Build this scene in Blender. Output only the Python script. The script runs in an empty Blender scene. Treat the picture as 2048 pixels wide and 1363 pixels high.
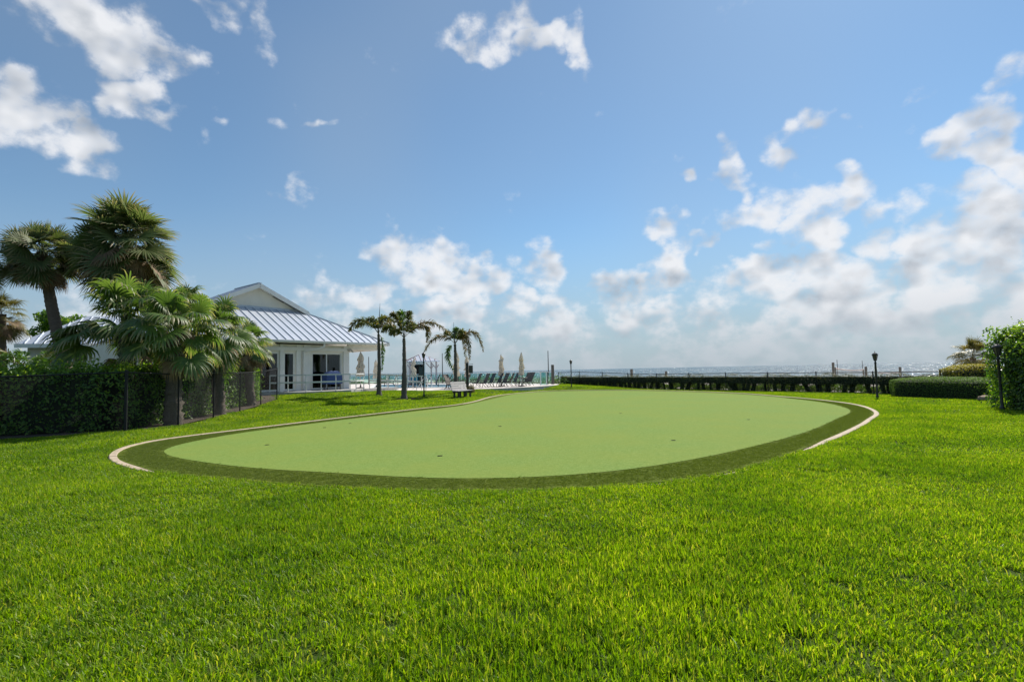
import bpy, bmesh, math, random
import numpy as np
from mathutils import Vector, Matrix

SC = bpy.context.scene
COL = SC.collection
R = math.radians
rng = np.random.default_rng(7)
random.seed(7)

# ------------------------------------------------------------------ camera
EYE = 1.65
PITCH, ROLL = R(3.33), R(1.17)
LENS, FX = 18.0, 1024.0            # 36 mm sensor, 2048 px wide photograph
_f = np.array([0, math.cos(PITCH), math.sin(PITCH)])
_u0 = np.array([0, -math.sin(PITCH), math.cos(PITCH)])
_r0 = np.array([1.0, 0, 0])
_r = math.cos(ROLL) * _r0 - math.sin(ROLL) * _u0
_u = math.cos(ROLL) * _u0 + math.sin(ROLL) * _r0
cam_data = bpy.data.cameras.new('camera')
cam_data.lens = LENS
cam_data.sensor_width = 36
cam_data.clip_start = 0.05
cam_data.clip_end = 60000
cam = bpy.data.objects.new('camera', cam_data)
cam.matrix_world = Matrix(((_r[0], _u[0], -_f[0], 0), (_r[1], _u[1], -_f[1], 0), (_r[2], _u[2], -_f[2], EYE), (0, 0, 0, 1)))
COL.objects.link(cam)
SC.camera = cam


def ray(px, py):
    d = _f + (px - 1024) / FX * _r - (py - 681.5) / FX * _u
    return d / np.linalg.norm(d)


def atd(px, py, Y):
    """the point at forward distance Y that the photograph shows at (px, py)"""
    d = ray(px, py)
    k = Y / d[1]
    return np.array([d[0] * k, Y, EYE + d[2] * k])


# ------------------------------------------------------------------ sun and exposure
SUN_AZ, SUN_EL = R(36), R(47)
SUNDIR = Vector((math.sin(SUN_AZ) * math.cos(SUN_EL), math.cos(SUN_AZ) * math.cos(SUN_EL), math.sin(SUN_EL)))
sl = bpy.data.lights.new('sun', 'SUN')
sl.energy = 4.8
sl.angle = R(0.53)
sl.color = (1.0, 0.94, 0.84)
so = bpy.data.objects.new('sun', sl)
so.rotation_euler = (-SUNDIR).to_track_quat('-Z', 'Y').to_euler()
COL.objects.link(so)
SC.view_settings.view_transform = 'Standard'
SC.view_settings.look = 'None'
SC.view_settings.gamma = 1
SC.view_settings.use_curve_mapping = False
SC.view_settings.exposure = 0.42
SC.cycles.use_denoising = True
SC.cycles.max_bounces = 6
SC.cycles.diffuse_bounces = 3
SC.cycles.transparent_max_bounces = 48
SC.cycles.sample_clamp_indirect = 6

# ------------------------------------------------------------------ sky with clouds
world = bpy.data.worlds.new('World')
SC.world = world
world.use_nodes = True
wn, wl = world.node_tree.nodes, world.node_tree.links
wn.clear()


class NB:
    """small node builder"""
    def __init__(s, nt):
        s.n, s.l = nt.nodes, nt.links

    def node(s, t, **kw):
        n = s.n.new(t)
        for k, v in kw.items():
            setattr(n, k, v)
        return n

    def put(s, sock, v):
        if isinstance(v, bpy.types.NodeSocket):
            s.l.new(v, sock)
        else:
            sock.default_value = v

    def math(s, op, a, b=0.0, c=0.0, clamp=False):
        n = s.node('ShaderNodeMath', operation=op, use_clamp=clamp)
        for i, v in enumerate((a, b, c)):
            s.put(n.inputs[i], v)
        return n.outputs[0]

    def vec(s, op, a, b=(0, 0, 0), c=(0, 0, 0), scale=None):
        n = s.node('ShaderNodeVectorMath', operation=op)
        s.put(n.inputs[0], a)
        s.put(n.inputs[1], b)
        if op == 'MULTIPLY_ADD':
            s.put(n.inputs[2], c)
        if scale is not None:
            s.put(n.inputs[3], scale)
        return n.outputs[1] if op in ('LENGTH', 'DOT_PRODUCT', 'DISTANCE') else n.outputs[0]

    def noise(s, v, scale, detail=4.0, rough=0.55, dist=0.0, out=0):
        n = s.node('ShaderNodeTexNoise')
        if v is not None:
            s.l.new(v, n.inputs['Vector'])
        n.inputs['Scale'].default_value = scale
        n.inputs['Detail'].default_value = detail
        n.inputs['Roughness'].default_value = rough
        n.inputs['Distortion'].default_value = dist
        return n.outputs[out]

    def maprange(s, v, a, b, c, d, kind='LINEAR'):
        n = s.node('ShaderNodeMapRange', interpolation_type=kind)
        for i, x in enumerate((v, a, b, c, d)):
            s.put(n.inputs[i], x)
        return n.outputs[0]

    def mix(s, f, a, b):
        n = s.node('ShaderNodeMix', data_type='RGBA')
        s.put(n.inputs[0], f)
        for k, v in ((6, a), (7, b)):
            s.put(n.inputs[k], tuple(v) + (1,) if isinstance(v, (tuple, list)) and len(v) == 3 else v)
        return n.outputs[2]


W = NB(world.node_tree)
SKY_TINT = (.57, .715, .75)
sky = W.node('ShaderNodeTexSky', sky_type='NISHITA')
sky.sun_disc = False
sky.sun_elevation = SUN_EL
sky.sun_rotation = SUN_AZ
sky.altitude = 0
sky.air_density = 1.0
sky.dust_density = 0.2
sky.ozone_density = 2.5
tc = W.node('ShaderNodeTexCoord').outputs['Generated']
sep = W.node('ShaderNodeSeparateXYZ')
wl.new(tc, sep.inputs[0])
az = W.math('ARCTAN2', sep.outputs[0], sep.outputs[1])
el = W.math('ARCSINE', sep.outputs[2])
cmb = W.node('ShaderNodeCombineXYZ')
wl.new(az, cmb.inputs[0])
wl.new(el, cmb.inputs[1])
AE = cmb.outputs[0]


def azel(px, py):
    d = ray(px, py)
    return math.atan2(d[0], d[1]), math.asin(d[2])


# where the larger clouds stand in the sky: bearing and height, half widths, weight
CLOUDS = [
    (180, 30, 175, 70, .92), (285, 105, 90, 75, .86), (250, 190, 75, 60, .74), (310, 236, 80, 34, .66),
    (40, 235, 125, 80, .90), (165, 295, 100, 55, .92), (450, 20, 78, 34, .70), (535, 70, 56, 40, .64),
    (965, 60, 62, 46, .72), (1030, 55, 62, 60, .78), (1160, 95, 34, 60, .76), (1095, 95, 60, 34, .74),
    (850, 525, 100, 64, .84), (945, 560, 85, 50, .86), (710, 578, 100, 40, .76),
    (1080, 545, 56, 52, .80), (1250, 585, 84, 46, .84), (1330, 545, 52, 62, .84),
    (1350, 474, 60, 42, .80), (1432, 474, 38, 28, .74), (1478, 325, 40, 66, .74), (1590, 290, 48, 56, .76), (1645, 232, 40, 34, .70),
    (1382, 355, 26, 24, .66), (1515, 408, 90, 42, .78), (1660, 395, 105, 58, .84), (1775, 425, 95, 46, .82),
    (1590, 470, 80, 62, .84), (1545, 575, 115, 66, .90), (1660, 605, 140, 62, .90),
    (1735, 500, 80, 54, .80), (2012, 140, 50, 66, .78), (1965, 245, 80, 66, .84), (2035, 330, 80, 120, .98),
    (1930, 410, 95, 66, .90), (1920, 500, 130, 90, .92), (1860, 600, 150, 72, .88), (2040, 590, 140, 100, .94),
    (1250, 650, 300, 44, .72), (1720, 655, 360, 52, .84), (940, 625, 240, 42, .74), (605, 390, 80, 22, .42), (610, 245, 90, 14, .36), (1820, 190, 70, 24, .46),
]
wrp = W.noise(tc, 8.0, 2.0, .60, 0.0, out=1)
wrp2 = W.noise(tc, 30.0, 1.0, .60, 0.0, out=1)
AEW = W.vec('MULTIPLY_ADD', W.vec('SUBTRACT', wrp, (.5, .5, .5)), (.22, .15, 0), AE)
AEW = W.vec('MULTIPLY_ADD', W.vec('SUBTRACT', wrp2, (.5, .5, .5)), (.05, .05, 0), AEW)
mask = None
for (cx, cy, rx, ry, wgt) in CLOUDS:
    a0, e0 = azel(cx, cy)
    ra = abs(azel(cx + rx, cy)[0] - a0)
    re = abs(azel(cx, cy - ry)[1] - e0)
    v = W.vec('MULTIPLY_ADD', AEW, (1 / ra, 1 / re, 0), (-a0 / ra, -e0 / re, 0))
    b = W.math('MULTIPLY_ADD', W.vec('DOT_PRODUCT', v, v), -wgt / 1.75, wgt)
    mask = W.math('MAXIMUM', 0.0 if mask is None else mask, b)
# the same kind of cumulus bank goes on all round the horizon, thinner with height
bank = W.maprange(el, R(13), R(3), 0.0, 0.60, 'SMOOTHSTEP')
lowfreq = W.noise(tc, 2.3, 1, .5)
bank = W.math('MULTIPLY', bank, W.maprange(lowfreq, .30, .52, .75, 1.0))
mask = W.math('MAXIMUM', mask, bank)
stretch = W.vec('MULTIPLY', tc, (1, 1, 1.3))
n0 = W.noise(stretch, 15.0, 7.0, .60)
na = W.noise(stretch, 15.0, 2.0, .5)
toward = (SUNDIR.x * .018, SUNDIR.y * .018, .034)
n1 = W.noise(W.vec('ADD', stretch, toward), 15.0, 2.0, .5)
dens = W.math('MULTIPLY_ADD', W.math('SUBTRACT', n0, .5), 2.0, mask)
alpha = W.maprange(dens, .27, .82, 0.0, 1.0, 'SMOOTHSTEP')
alpha = W.math('MULTIPLY', alpha, W.maprange(dens, .34, 1.0, .55, 1.0))
light = W.math('MULTIPLY_ADD', W.math('SUBTRACT', na, n1), 2.7, .84)
thick = W.maprange(dens, .70, 1.40, 0.0, .52)
light = W.math('SUBTRACT', light, thick, clamp=True)
ccol = W.mix(light, (2.1, 2.42, 2.85), (5.5, 5.6, 5.8))
# low clouds are seen through more sea air: greyer and fainter
low = W.maprange(el, R(0.3), R(8), 0.3, 1.0, 'SMOOTHSTEP')
ccol = W.mix(low, (2.75, 3.1, 3.5), ccol)
alpha = W.math('MULTIPLY', alpha, W.maprange(el, R(-0.5), R(4), .5, .97))
haze_mix = W.maprange(el, R(-1), R(17), .90, 0.0, 'SMOOTHSTEP')
skyc = W.vec('MULTIPLY', sky.outputs[0], SKY_TINT)
skyc = W.mix(W.maprange(lowfreq, .28, .70, .04, .30), skyc, (2.5, 3.05, 3.6))
skyc = W.mix(haze_mix, skyc, (2.35, 2.9, 3.45))
final = W.mix(alpha, skyc, ccol)
bg = W.node('ShaderNodeBackground')
wl.new(final, bg.inputs[0])
bg.inputs[1].default_value = 0.118
wo = W.node('ShaderNodeOutputWorld')
wl.new(bg.outputs[0], wo.inputs[0])
world.cycles.sampling_method = 'MANUAL'
world.cycles.sample_map_resolution = 1024


# ------------------------------------------------------------------ helpers
def tag(o, label=None, cat=None, group=None, kind=None):
    for k, v in (('label', label), ('category', cat), ('group', group), ('kind', kind)):
        if v:
            o[k] = v
    return o


def link(o, parent=None):
    COL.objects.link(o)
    if parent is not None:
        o.parent = parent
    return o


def empty(name, loc=(0, 0, 0), rz=0.0, label=None, cat=None, group=None):
    o = bpy.data.objects.new(name, None)
    o.empty_display_size = .2
    o.location = tuple(loc)
    o.rotation_euler = (0, 0, rz)
    COL.objects.link(o)
    return tag(o, label, cat, group)


def obj(name, me, parent=None, m=None, smooth=False):
    o = bpy.data.objects.new(name, me)
    if m is not None and not me.materials:
        me.materials.append(m)
    if smooth:
        me.polygons.foreach_set('use_smooth', [True] * len(me.polygons))
    return link(o, parent)


def copy_tree(o, parent=None):
    c = o.copy()
    COL.objects.link(c)
    c.parent = parent
    for ch in o.children:
        copy_tree(ch, c)
    return c


def np_mesh(name, verts, faces, m=None):
    """faces: (N,3) or (N,4) int array"""
    verts = np.asarray(verts, dtype=np.float32).reshape(-1, 3)
    faces = np.asarray(faces, dtype=np.int32)
    k = faces.shape[1]
    me = bpy.data.meshes.new(name)
    me.vertices.add(len(verts))
    me.vertices.foreach_set('co', verts.ravel())
    me.loops.add(faces.size)
    me.loops.foreach_set('vertex_index', faces.ravel())
    me.polygons.add(len(faces))
    me.polygons.foreach_set('loop_start', np.arange(0, faces.size, k, dtype=np.int32))
    me.polygons.foreach_set('loop_total', np.full(len(faces), k, dtype=np.int32))
    me.update(calc_edges=True)
    me.validate()
    if m is not None:
        me.materials.append(m)
    return me


class MB:
    """collects solid shapes into one mesh"""
    def __init__(s):
        s.v, s.f = [], []

    def add(s, vs, fs):
        k = len(s.v)
        s.v += [tuple(map(float, p)) for p in vs]
        s.f += [tuple(k + i for i in f) for f in fs]
        return s

    def box(s, c, d, M=None):
        """centre, full sizes, optional 3x3 columns"""
        x, y, z = d[0] / 2, d[1] / 2, d[2] / 2
        vs = np.array([(a, b, e) for a in (-x, x) for b in (-y, y) for e in (-z, z)])
        if M is not None:
            vs = vs @ np.asarray(M).T
        vs = vs + np.asarray(c)
        return s.add(vs, [(0, 1, 3, 2), (4, 6, 7, 5), (0, 4, 5, 1), (2, 3, 7, 6), (0, 2, 6, 4), (1, 5, 7, 3)])

    def bar(s, a, b, w, h=None, up=(0, 0, 1)):
        """a box-section bar from a to b"""
        a, b = np.asarray(a, float), np.asarray(b, float)
        h = w if h is None else h
        d = b - a
        L = np.linalg.norm(d)
        d = d / L
        up = np.asarray(up, float)
        if abs(d @ up) > .97:
            up = np.array([0, 1.0, 0])
        sx = np.cross(d, up)
        sx /= np.linalg.norm(sx)
        uz = np.cross(sx, d)
        return s.box((a + b) / 2, (w, L, h), np.stack([sx, d, uz], 1))

    def tube(s, pts, rad, n=8, cap=True):
        pts = [np.asarray(p, float) for p in pts]
        if not hasattr(rad, '__len__'):
            rad = [rad] * len(pts)
        k = len(s.v)
        ref = np.array([0.31, 0.95, 0.05])
        for i, p in enumerate(pts):
            t = pts[min(i + 1, len(pts) - 1)] - pts[max(i - 1, 0)]
            t = t / (np.linalg.norm(t) + 1e-9)
            a = np.cross(t, ref)
            a /= np.linalg.norm(a) + 1e-9
            b = np.cross(t, a)
            for j in range(n):
                q = 2 * math.pi * j / n
                s.v.append(tuple(p + rad[i] * (math.cos(q) * a + math.sin(q) * b)))
        for i in range(len(pts) - 1):
            for j in range(n):
                j2 = (j + 1) % n
                s.f.append((k + i * n + j, k + i * n + j2, k + (i + 1) * n + j2, k + (i + 1) * n + j))
        if cap:
            s.f.append(tuple(k + j for j in range(n)))
            s.f.append(tuple(k + (len(pts) - 1) * n + j for j in reversed(range(n))))
        return s

    def lathe(s, prof, c=(0, 0, 0), n=12):
        """profile of (radius, z)"""
        return s.tube_z([(r, z) for r, z in prof], c, n)

    def tube_z(s, prof, c, n):
        k = len(s.v)
        for r, z in prof:
            for j in range(n):
                q = 2 * math.pi * (j + .5) / n
                s.v.append((c[0] + r * math.cos(q), c[1] + r * math.sin(q), c[2] + z))
        for i in range(len(prof) - 1):
            for j in range(n):
                j2 = (j + 1) % n
                s.f.append((k + i * n + j, k + i * n + j2, k + (i + 1) * n + j2, k + (i + 1) * n + j))
        s.f.append(tuple(k + j for j in reversed(range(n))))
        s.f.append(tuple(k + (len(prof) - 1) * n + j for j in range(n)))
        return s

    def prism(s, poly, z0, z1):
        """vertical prism over a counter-clockwise plan polygon"""
        n = len(poly)
        vs = [(p[0], p[1], z0) for p in poly] + [(p[0], p[1], z1) for p in poly]
        fs = [tuple(reversed(range(n))), tuple(range(n, 2 * n))] + [(i, (i + 1) % n, n + (i + 1) % n, n + i) for i in range(n)]
        return s.add(vs, fs)

    def plate(s, quad, t):
        """a slab: polygon in space thickened by t against its normal"""
        q = [np.asarray(p, float) for p in quad]
        nrm = np.cross(q[1] - q[0], q[2] - q[0])
        nrm /= np.linalg.norm(nrm)
        n = len(q)
        vs = q + [p - nrm * t for p in q]
        fs = [tuple(range(n)), tuple(reversed(range(n, 2 * n)))] + [(i, n + i, n + (i + 1) % n, (i + 1) % n) for i in range(n)]
        return s.add(vs, fs)

    def mesh(s, name, m=None):
        me = bpy.data.meshes.new(name)
        me.from_pydata(s.v, [], s.f)
        me.update()
        if m is not None:
            me.materials.append(m)
        return me

    def build(s, name, m, parent=None, smooth=False):
        return obj(name, s.mesh(name, m), parent, None, smooth)


# ------------------------------------------------------------------ materials
def new_mat(name):
    m = bpy.data.materials.new(name)
    m.use_nodes = True
    m.node_tree.nodes.clear()
    b = NB(m.node_tree)
    out = b.node('ShaderNodeOutputMaterial')
    return m, b, out


def plain(name, c1, c2=None, rough=.6, metal=0.0, scale=6.0, bump=0.0, bscale=40.0, spec=.5, detail=5.0, stretch=None):
    """principled with two-tone noise colour and optional fine relief"""
    m, b, out = new_mat(name)
    p = b.node('ShaderNodeBsdfPrincipled')
    tcn = b.node('ShaderNodeTexCoord').outputs['Object']
    if stretch:
        tcn = b.vec('MULTIPLY', tcn, stretch)
    if c2 is None:
        c2 = tuple(x * .82 for x in c1)
    f = b.maprange(b.noise(tcn, scale, detail, .6), .32, .68, 0, 1)
    b.put(p.inputs['Base Color'], b.mix(f, c1, c2))
    p.inputs['Roughness'].default_value = rough
    p.inputs['Metallic'].default_value = metal
    p.inputs['Specular IOR Level'].default_value = spec
    if bump:
        bn = b.node('ShaderNodeBump')
        bn.inputs['Strength'].default_value = bump
        bn.inputs['Distance'].default_value = .02
        b.l.new(b.noise(tcn, bscale, 4, .6), bn.inputs['Height'])
        b.l.new(bn.outputs[0], p.inputs['Normal'])
    b.l.new(p.outputs[0], out.inputs[0])
    return m


def leafy(name, cols, trans=.4, tcol=None, rough=.45, broad=None, spec=.4, per_object=0.0, tips=None):
    """leaf: colour varies from leaf to leaf, light shines through"""
    m, b, out = new_mat(name)
    g = b.node('ShaderNodeNewGeometry')
    rp = b.node('ShaderNodeValToRGB')
    el_ = rp.color_ramp.elements
    while len(el_) < len(cols):
        el_.new(.5)
    for i, c in enumerate(cols):
        el_[i].position = i / (len(cols) - 1)
        el_[i].color = (*c, 1)
    fac = g.outputs['Random Per Island']
    if per_object:
        oi = b.node('ShaderNodeObjectInfo')
        fac = b.math('ADD', b.math('MULTIPLY', fac, 1 - per_object), b.math('MULTIPLY', oi.outputs['Random'], per_object))
    b.l.new(fac, rp.inputs[0])
    col = rp.outputs[0]
    if broad:
        sc, c2, amt = broad
        f = b.maprange(b.noise(g.outputs['Position'], sc, 4, .6), .40, .64, 0, amt)
        col = b.mix(f, col, c2)
    if tips:
        # dry leaf tips: the 'tip' attribute runs from stalk to point
        ta = b.node('ShaderNodeAttribute', attribute_name='tip')
        tf = b.math('ADD', ta.outputs['Fac'], b.math('MULTIPLY', b.math('SUBTRACT', g.outputs['Random Per Island'], .5), .35))
        col = b.mix(b.maprange(tf, .66, .98, 0, .9), col, tips)
    p = b.node('ShaderNodeBsdfPrincipled')
    p.inputs['Roughness'].default_value = rough
    p.inputs['Specular IOR Level'].default_value = spec
    b.l.new(col, p.inputs['Base Color'])
    t = b.node('ShaderNodeBsdfTranslucent')
    tm = b.node('ShaderNodeMix', data_type='RGBA', blend_type='MULTIPLY')
    tm.inputs[0].default_value = 1
    b.l.new(col, tm.inputs[6])
    tm.inputs[7].default_value = (*(tcol or (1.7, 1.8, .9)), 1)
    b.l.new(tm.outputs[2], t.inputs[0])
    mx = b.node('ShaderNodeMixShader')
    mx.inputs[0].default_value = trans
    b.l.new(p.outputs[0], mx.inputs[1])
    b.l.new(t.outputs[0], mx.inputs[2])
    b.l.new(mx.outputs[0], out.inputs[0])
    return m


def glassy(name, tint=(.85, .95, .95), rough=.02, transp=.6):
    m, b, out = new_mat(name)
    gl = b.node('ShaderNodeBsdfGlossy')
    gl.inputs['Roughness'].default_value = rough
    gl.inputs['Color'].default_value = (.95, .97, 1, 1)
    tr = b.node('ShaderNodeBsdfTransparent')
    tr.inputs[0].default_value = (*tint, 1)
    lw = b.node('ShaderNodeLayerWeight')
    lw.inputs[0].default_value = .5
    fac = b.math('MULTIPLY_ADD', b.math('POWER', lw.outputs['Facing'], 5.0), .9, .04 + 1 - transp, clamp=True)
    mx = b.node('ShaderNodeMixShader')
    b.l.new(fac, mx.inputs[0])
    b.l.new(tr.outputs[0], mx.inputs[1])
    b.l.new(gl.outputs[0], mx.inputs[2])
    b.l.new(mx.outputs[0], out.inputs[0])
    return m


M = {}
M['white'] = plain('white_paint', (.80, .785, .74), (.72, .705, .66), .55, scale=2.5)
M['wall'] = plain('stucco_wall', (.80, .755, .66), (.72, .68, .59), .8, scale=1.5, bump=.15, bscale=60)
M['beige'] = plain('beige_wall', (.60, .57, .50), (.52, .49, .43), .85, scale=1.5, bump=.15, bscale=60)
M['roof'] = plain('white_metal_roof', (.55, .585, .65), (.48, .52, .585), .36, .25, scale=1.3)
M['seam'] = plain('roof_seam', (.50, .54, .60), (.42, .46, .52), .4, .25)
M['black'] = plain('black_metal', (.018, .018, .02), (.03, .03, .03), .42, scale=12)
M['vinyl'] = plain('black_vinyl', (.012, .013, .014), (.02, .02, .022), .6, scale=20, spec=.25)
M['lantern'] = plain('lantern_glass', (.09, .075, .06), (.05, .045, .04), .25)
M['alu'] = plain('white_rail', (.80, .80, .78), (.70, .70, .68), .4, scale=8)
M['concrete'] = plain('kerb_concrete', (.50, .40, .29), (.36, .285, .205), .85, scale=4, bump=.4, bscale=90, detail=8)
M['deck'] = plain('pool_deck', (.62, .56, .52), (.52, .47, .43), .85, scale=1.2, bump=.2, bscale=50)
M['terrace'] = plain('terrace_concrete', (.50, .49, .46), (.40, .39, .37), .85, scale=1.2, bump=.2, bscale=50)
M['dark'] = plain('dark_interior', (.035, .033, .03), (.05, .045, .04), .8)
M['shade'] = plain('dark_fabric', (.03, .045, .035), (.045, .06, .05), .85, scale=4)
M['canvas'] = leafy('umbrella_canvas', [(.68, .66, .62), (.76, .74, .69)], .45, (1.1, 1.05, .95), .9, spec=.1)
M['sling'] = plain('sling_fabric', (.17, .145, .12), (.12, .10, .085), .8, scale=30)
M['sling2'] = plain('sling_fabric_green', (.07, .10, .10), (.05, .075, .075), .8, scale=30)
M['frame'] = plain('chair_frame', (.045, .042, .04), (.07, .065, .06), .45)
M['plank'] = plain('weathered_plank', (.55, .52, .50), (.44, .41, .40), .75, scale=4, stretch=(1, 12, 12), bump=.3)
M['pile'] = plain('weathered_pile', (.20, .175, .14), (.13, .11, .09), .9, scale=5, stretch=(6, 6, .8), bump=.6, bscale=30)
M['teal'] = plain('teal_paint', (.02, .30, .38), (.02, .25, .32), .5)
M['pink'] = plain('pink_timber', (.62, .46, .42), (.54, .40, .37), .7)
M['blue'] = plain('blue_cover', (.025, .07, .22), (.02, .05, .16), .8, scale=3, bump=.5, bscale=9)
M['mulch'] = plain('mulch', (.055, .04, .028), (.10, .075, .05), .95, scale=14, bump=.8, bscale=50)
M['rock'] = plain('tan_rock', (.34, .25, .17), (.22, .16, .11), .9, scale=6, bump=.6, bscale=20)
M['trunk_dark'] = plain('fan_palm_trunk', (.10, .08, .062), (.20, .165, .13), .95, scale=7, stretch=(3, 3, 5), bump=.9, bscale=25)
M['trunk_sabal'] = plain('sabal_trunk', (.19, .145, .11), (.12, .09, .07), .95, scale=4, stretch=(2, 2, 9), bump=.8, bscale=18)
M['trunk_grey'] = plain('grey_palm_trunk', (.16, .135, .115), (.10, .085, .075), .9, scale=4, stretch=(1.5, 1.5, 14), bump=.7, bscale=14)
M['boot'] = plain('leaf_bases', (.12, .085, .055), (.06, .045, .03), .95, scale=9, bump=.7)
M['glass_green'] = glassy('rail_glass', (.74, .91, .89), .02, .98)
M['pane'] = glassy('window_glass', (.26, .36, .33), .015, .99)
M['young'] = leafy('sunlit_young_leaf', [(.13, .24, .025), (.20, .33, .035), (.30, .40, .05)], .5, (1.6, 1.6, .5), .4)  # new-growth colour, raised to paint in the sunlit hedge tops
M['hedge'] = leafy('hedge_leaf', [(.05, .11, .026), (.085, .18, .036), (.13, .235, .045), (.20, .30, .06)], .48, (1.8, 1.9, .7), .45, spec=.4)
M['hedge_far'] = leafy('far_hedge_leaf', [(.034, .052, .018), (.052, .080, .026), (.08, .11, .032), (.13, .115, .05)], .32, (1.3, 1.2, .7), .5)
M['hedge_round'] = leafy('clipped_leaf', [(.05, .10, .022), (.09, .16, .034), (.15, .23, .055)], .4, (1.5, 1.6, .6), .6, spec=.25)
M['hedge_gold'] = leafy('golden_leaf', [(.16, .17, .02), (.32, .29, .03), (.46, .38, .05)], .4, (1.3, 1.3, .6), .5)
M['hedge_big'] = leafy('tall_hedge_leaf', [(.03, .075, .012), (.06, .14, .018), (.11, .21, .024), (.24, .31, .035)], .5, (1.7, 1.8, .6), .3, spec=.6)
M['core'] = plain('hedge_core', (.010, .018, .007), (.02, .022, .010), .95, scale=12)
M['twig'] = plain('twig', (.07, .055, .04), (.11, .085, .06), .95, scale=9)
M['fan'] = leafy('fan_leaf', [(.062, .122, .030), (.10, .175, .042), (.16, .23, .062)], .48, (1.5, 1.5, .75), .44, spec=.55, per_object=.6, tips=(.36, .31, .17))
M['sabal'] = leafy('sabal_leaf', [(.075, .115, .040), (.12, .165, .06), (.19, .22, .09)], .44, (1.4, 1.4, .8), .5, spec=.5, per_object=.6, tips=(.34, .27, .16))
M['dry'] = leafy('dry_leaf', [(.20, .13, .08), (.30, .21, .12), (.40, .30, .18)], .35, (1.2, 1.1, .9), .7, per_object=.5)
M['gold_palm'] = leafy('yellowing_leaf', [(.10, .12, .03), (.17, .16, .045), (.24, .20, .07)], .35, (1.4, 1.3, .7), .45, per_object=.6)
M['feather'] = leafy('feather_leaf', [(.07, .11, .025), (.10, .145, .035), (.15, .16, .045), (.22, .14, .07)], .45, (1.4, 1.3, .7), .45)
M['feather_g'] = leafy('green_feather_leaf', [(.05, .11, .02), (.08, .16, .03), (.11, .19, .04)], .35, (1.5, 1.6, .6), .4)
M['feather_b'] = leafy('bronze_feather_leaf', [(.11, .15, .045), (.16, .16, .06), (.23, .16, .085), (.09, .145, .035)], .45, (1.3, 1.1, .8), .5)


# ------------------------------------------------------------------ terrain
def smooth01(t):
    t = np.clip(t, 0, 1)
    return t * t * (3 - 2 * t)


def flat_at(px, py, z=0.0):
    d = ray(px, py)
    k = (z - EYE) / d[2]
    return np.array([d[0] * k, d[1] * k])


OUT_PX = [(214, 916), (224, 904), (249, 894), (285, 885), (322, 879.5), (395, 870), (493, 858.5), (590, 846.5), (700, 833.5), (765, 826), (828, 818.5), (906, 810.5), (947, 803), (977, 794.5), (1008, 789), (1043, 785.6), (1085, 782), (1140, 780.3), (1210, 779.6), (1275, 780), (1382, 782.4), (1480, 786.5), (1541, 791), (1619, 797.6), (1674, 803.6), (1716, 809.6), (1743, 817), (1760, 828), (1746, 838.5), (1734, 848), (1710, 861), (1686, 873.0), (1637, 893.0), (1588, 913.0), (1500, 942.0), (1400, 962.0), (1300, 972.5), (1200, 980.0), (1100, 985.0), (1000, 987.5), (900, 987.5), (800, 986.0), (700, 982.5), (615, 977.0), (517, 969.0), (444, 962.0), (371, 955.0), (298, 947.0), (249, 935.0), (224, 926.0)]
IN_PX = [(322, 904), (337, 895), (371, 887), (420, 877.5), (468, 868.5), (542, 858.5), (615, 849), (700, 838.5), (780, 829), (850, 820.5), (906, 814),
         (947, 807), (988, 797.5), (1029, 788.3), (1080, 784), (1140, 782.2), (1210, 781.2), (1275, 781.6), (1382, 784.2), (1480, 788.7), (1563, 795.5),
         (1646, 805.3), (1688, 815), (1702, 823), (1691, 831.5), (1676, 836.5), (1657, 846.6), (1617, 863.5), (1559, 881), (1500, 896), (1400, 918),
         (1300, 935), (1200, 947.5), (1100, 955), (1000, 959), (900, 959.5), (800, 956), (700, 949.5), (615, 944.5), (517, 939), (444, 931), (395, 924),
         (346, 916), (327, 909)]


def closed_spline(P, step=.25):
    """centripetal-ish Catmull-Rom through a closed point list, resampled evenly"""
    P = np.asarray(P, float)
    n = len(P)
    out = []
    for i in range(n):
        p0, p1, p2, p3 = P[i - 1], P[i], P[(i + 1) % n], P[(i + 2) % n]
        for t in np.linspace(0, 1, 12, endpoint=False):
            out.append(.5 * ((2 * p1) + (p2 - p0) * t + (2 * p0 - 5 * p1 + 4 * p2 - p3) * t * t + (3 * p1 - p0 - 3 * p2 + p3) * t ** 3))
    Q = np.array(out + [out[0]])
    L = np.concatenate([[0], np.cumsum(np.linalg.norm(np.diff(Q, axis=0), axis=1))])
    m = int(L[-1] / step)
    s = np.linspace(0, L[-1], m, endpoint=False)
    Q = np.stack([np.interp(s, L, Q[:, 0]), np.interp(s, L, Q[:, 1])], 1)
    for _ in range(6):
        Q = .25 * np.roll(Q, 1, 0) + .5 * Q + .25 * np.roll(Q, -1, 0)
    return Q


OUTLINE = closed_spline([flat_at(*p) for p in OUT_PX], .30)
INNER = closed_spline([flat_at(*p) for p in IN_PX], .30)


def inset(Q, d):
    t = np.roll(Q, -1, 0) - np.roll(Q, 1, 0)
    t /= np.linalg.norm(t, axis=1)[:, None]
    nrm = np.stack([-t[:, 1], t[:, 0]], 1)
    area = .5 * np.sum(Q[:, 0] * np.roll(Q[:, 1], -1) - np.roll(Q[:, 0], -1) * Q[:, 1])
    return Q + nrm * d * (1 if area > 0 else -1)


def seg_dist(P, A, B):
    """distance of points P (N,2) to segments A->B (M,2): the smallest"""
    P = np.asarray(P, float).reshape(-1, 2)
    best = np.full(len(P), 1e9)
    for a, b in zip(A, B):
        ab = b - a
        t = np.clip(((P - a) @ ab) / (ab @ ab + 1e-12), 0, 1)
        best = np.minimum(best, np.hypot(*(P - a - t[:, None] * ab).T))
    return best


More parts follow.
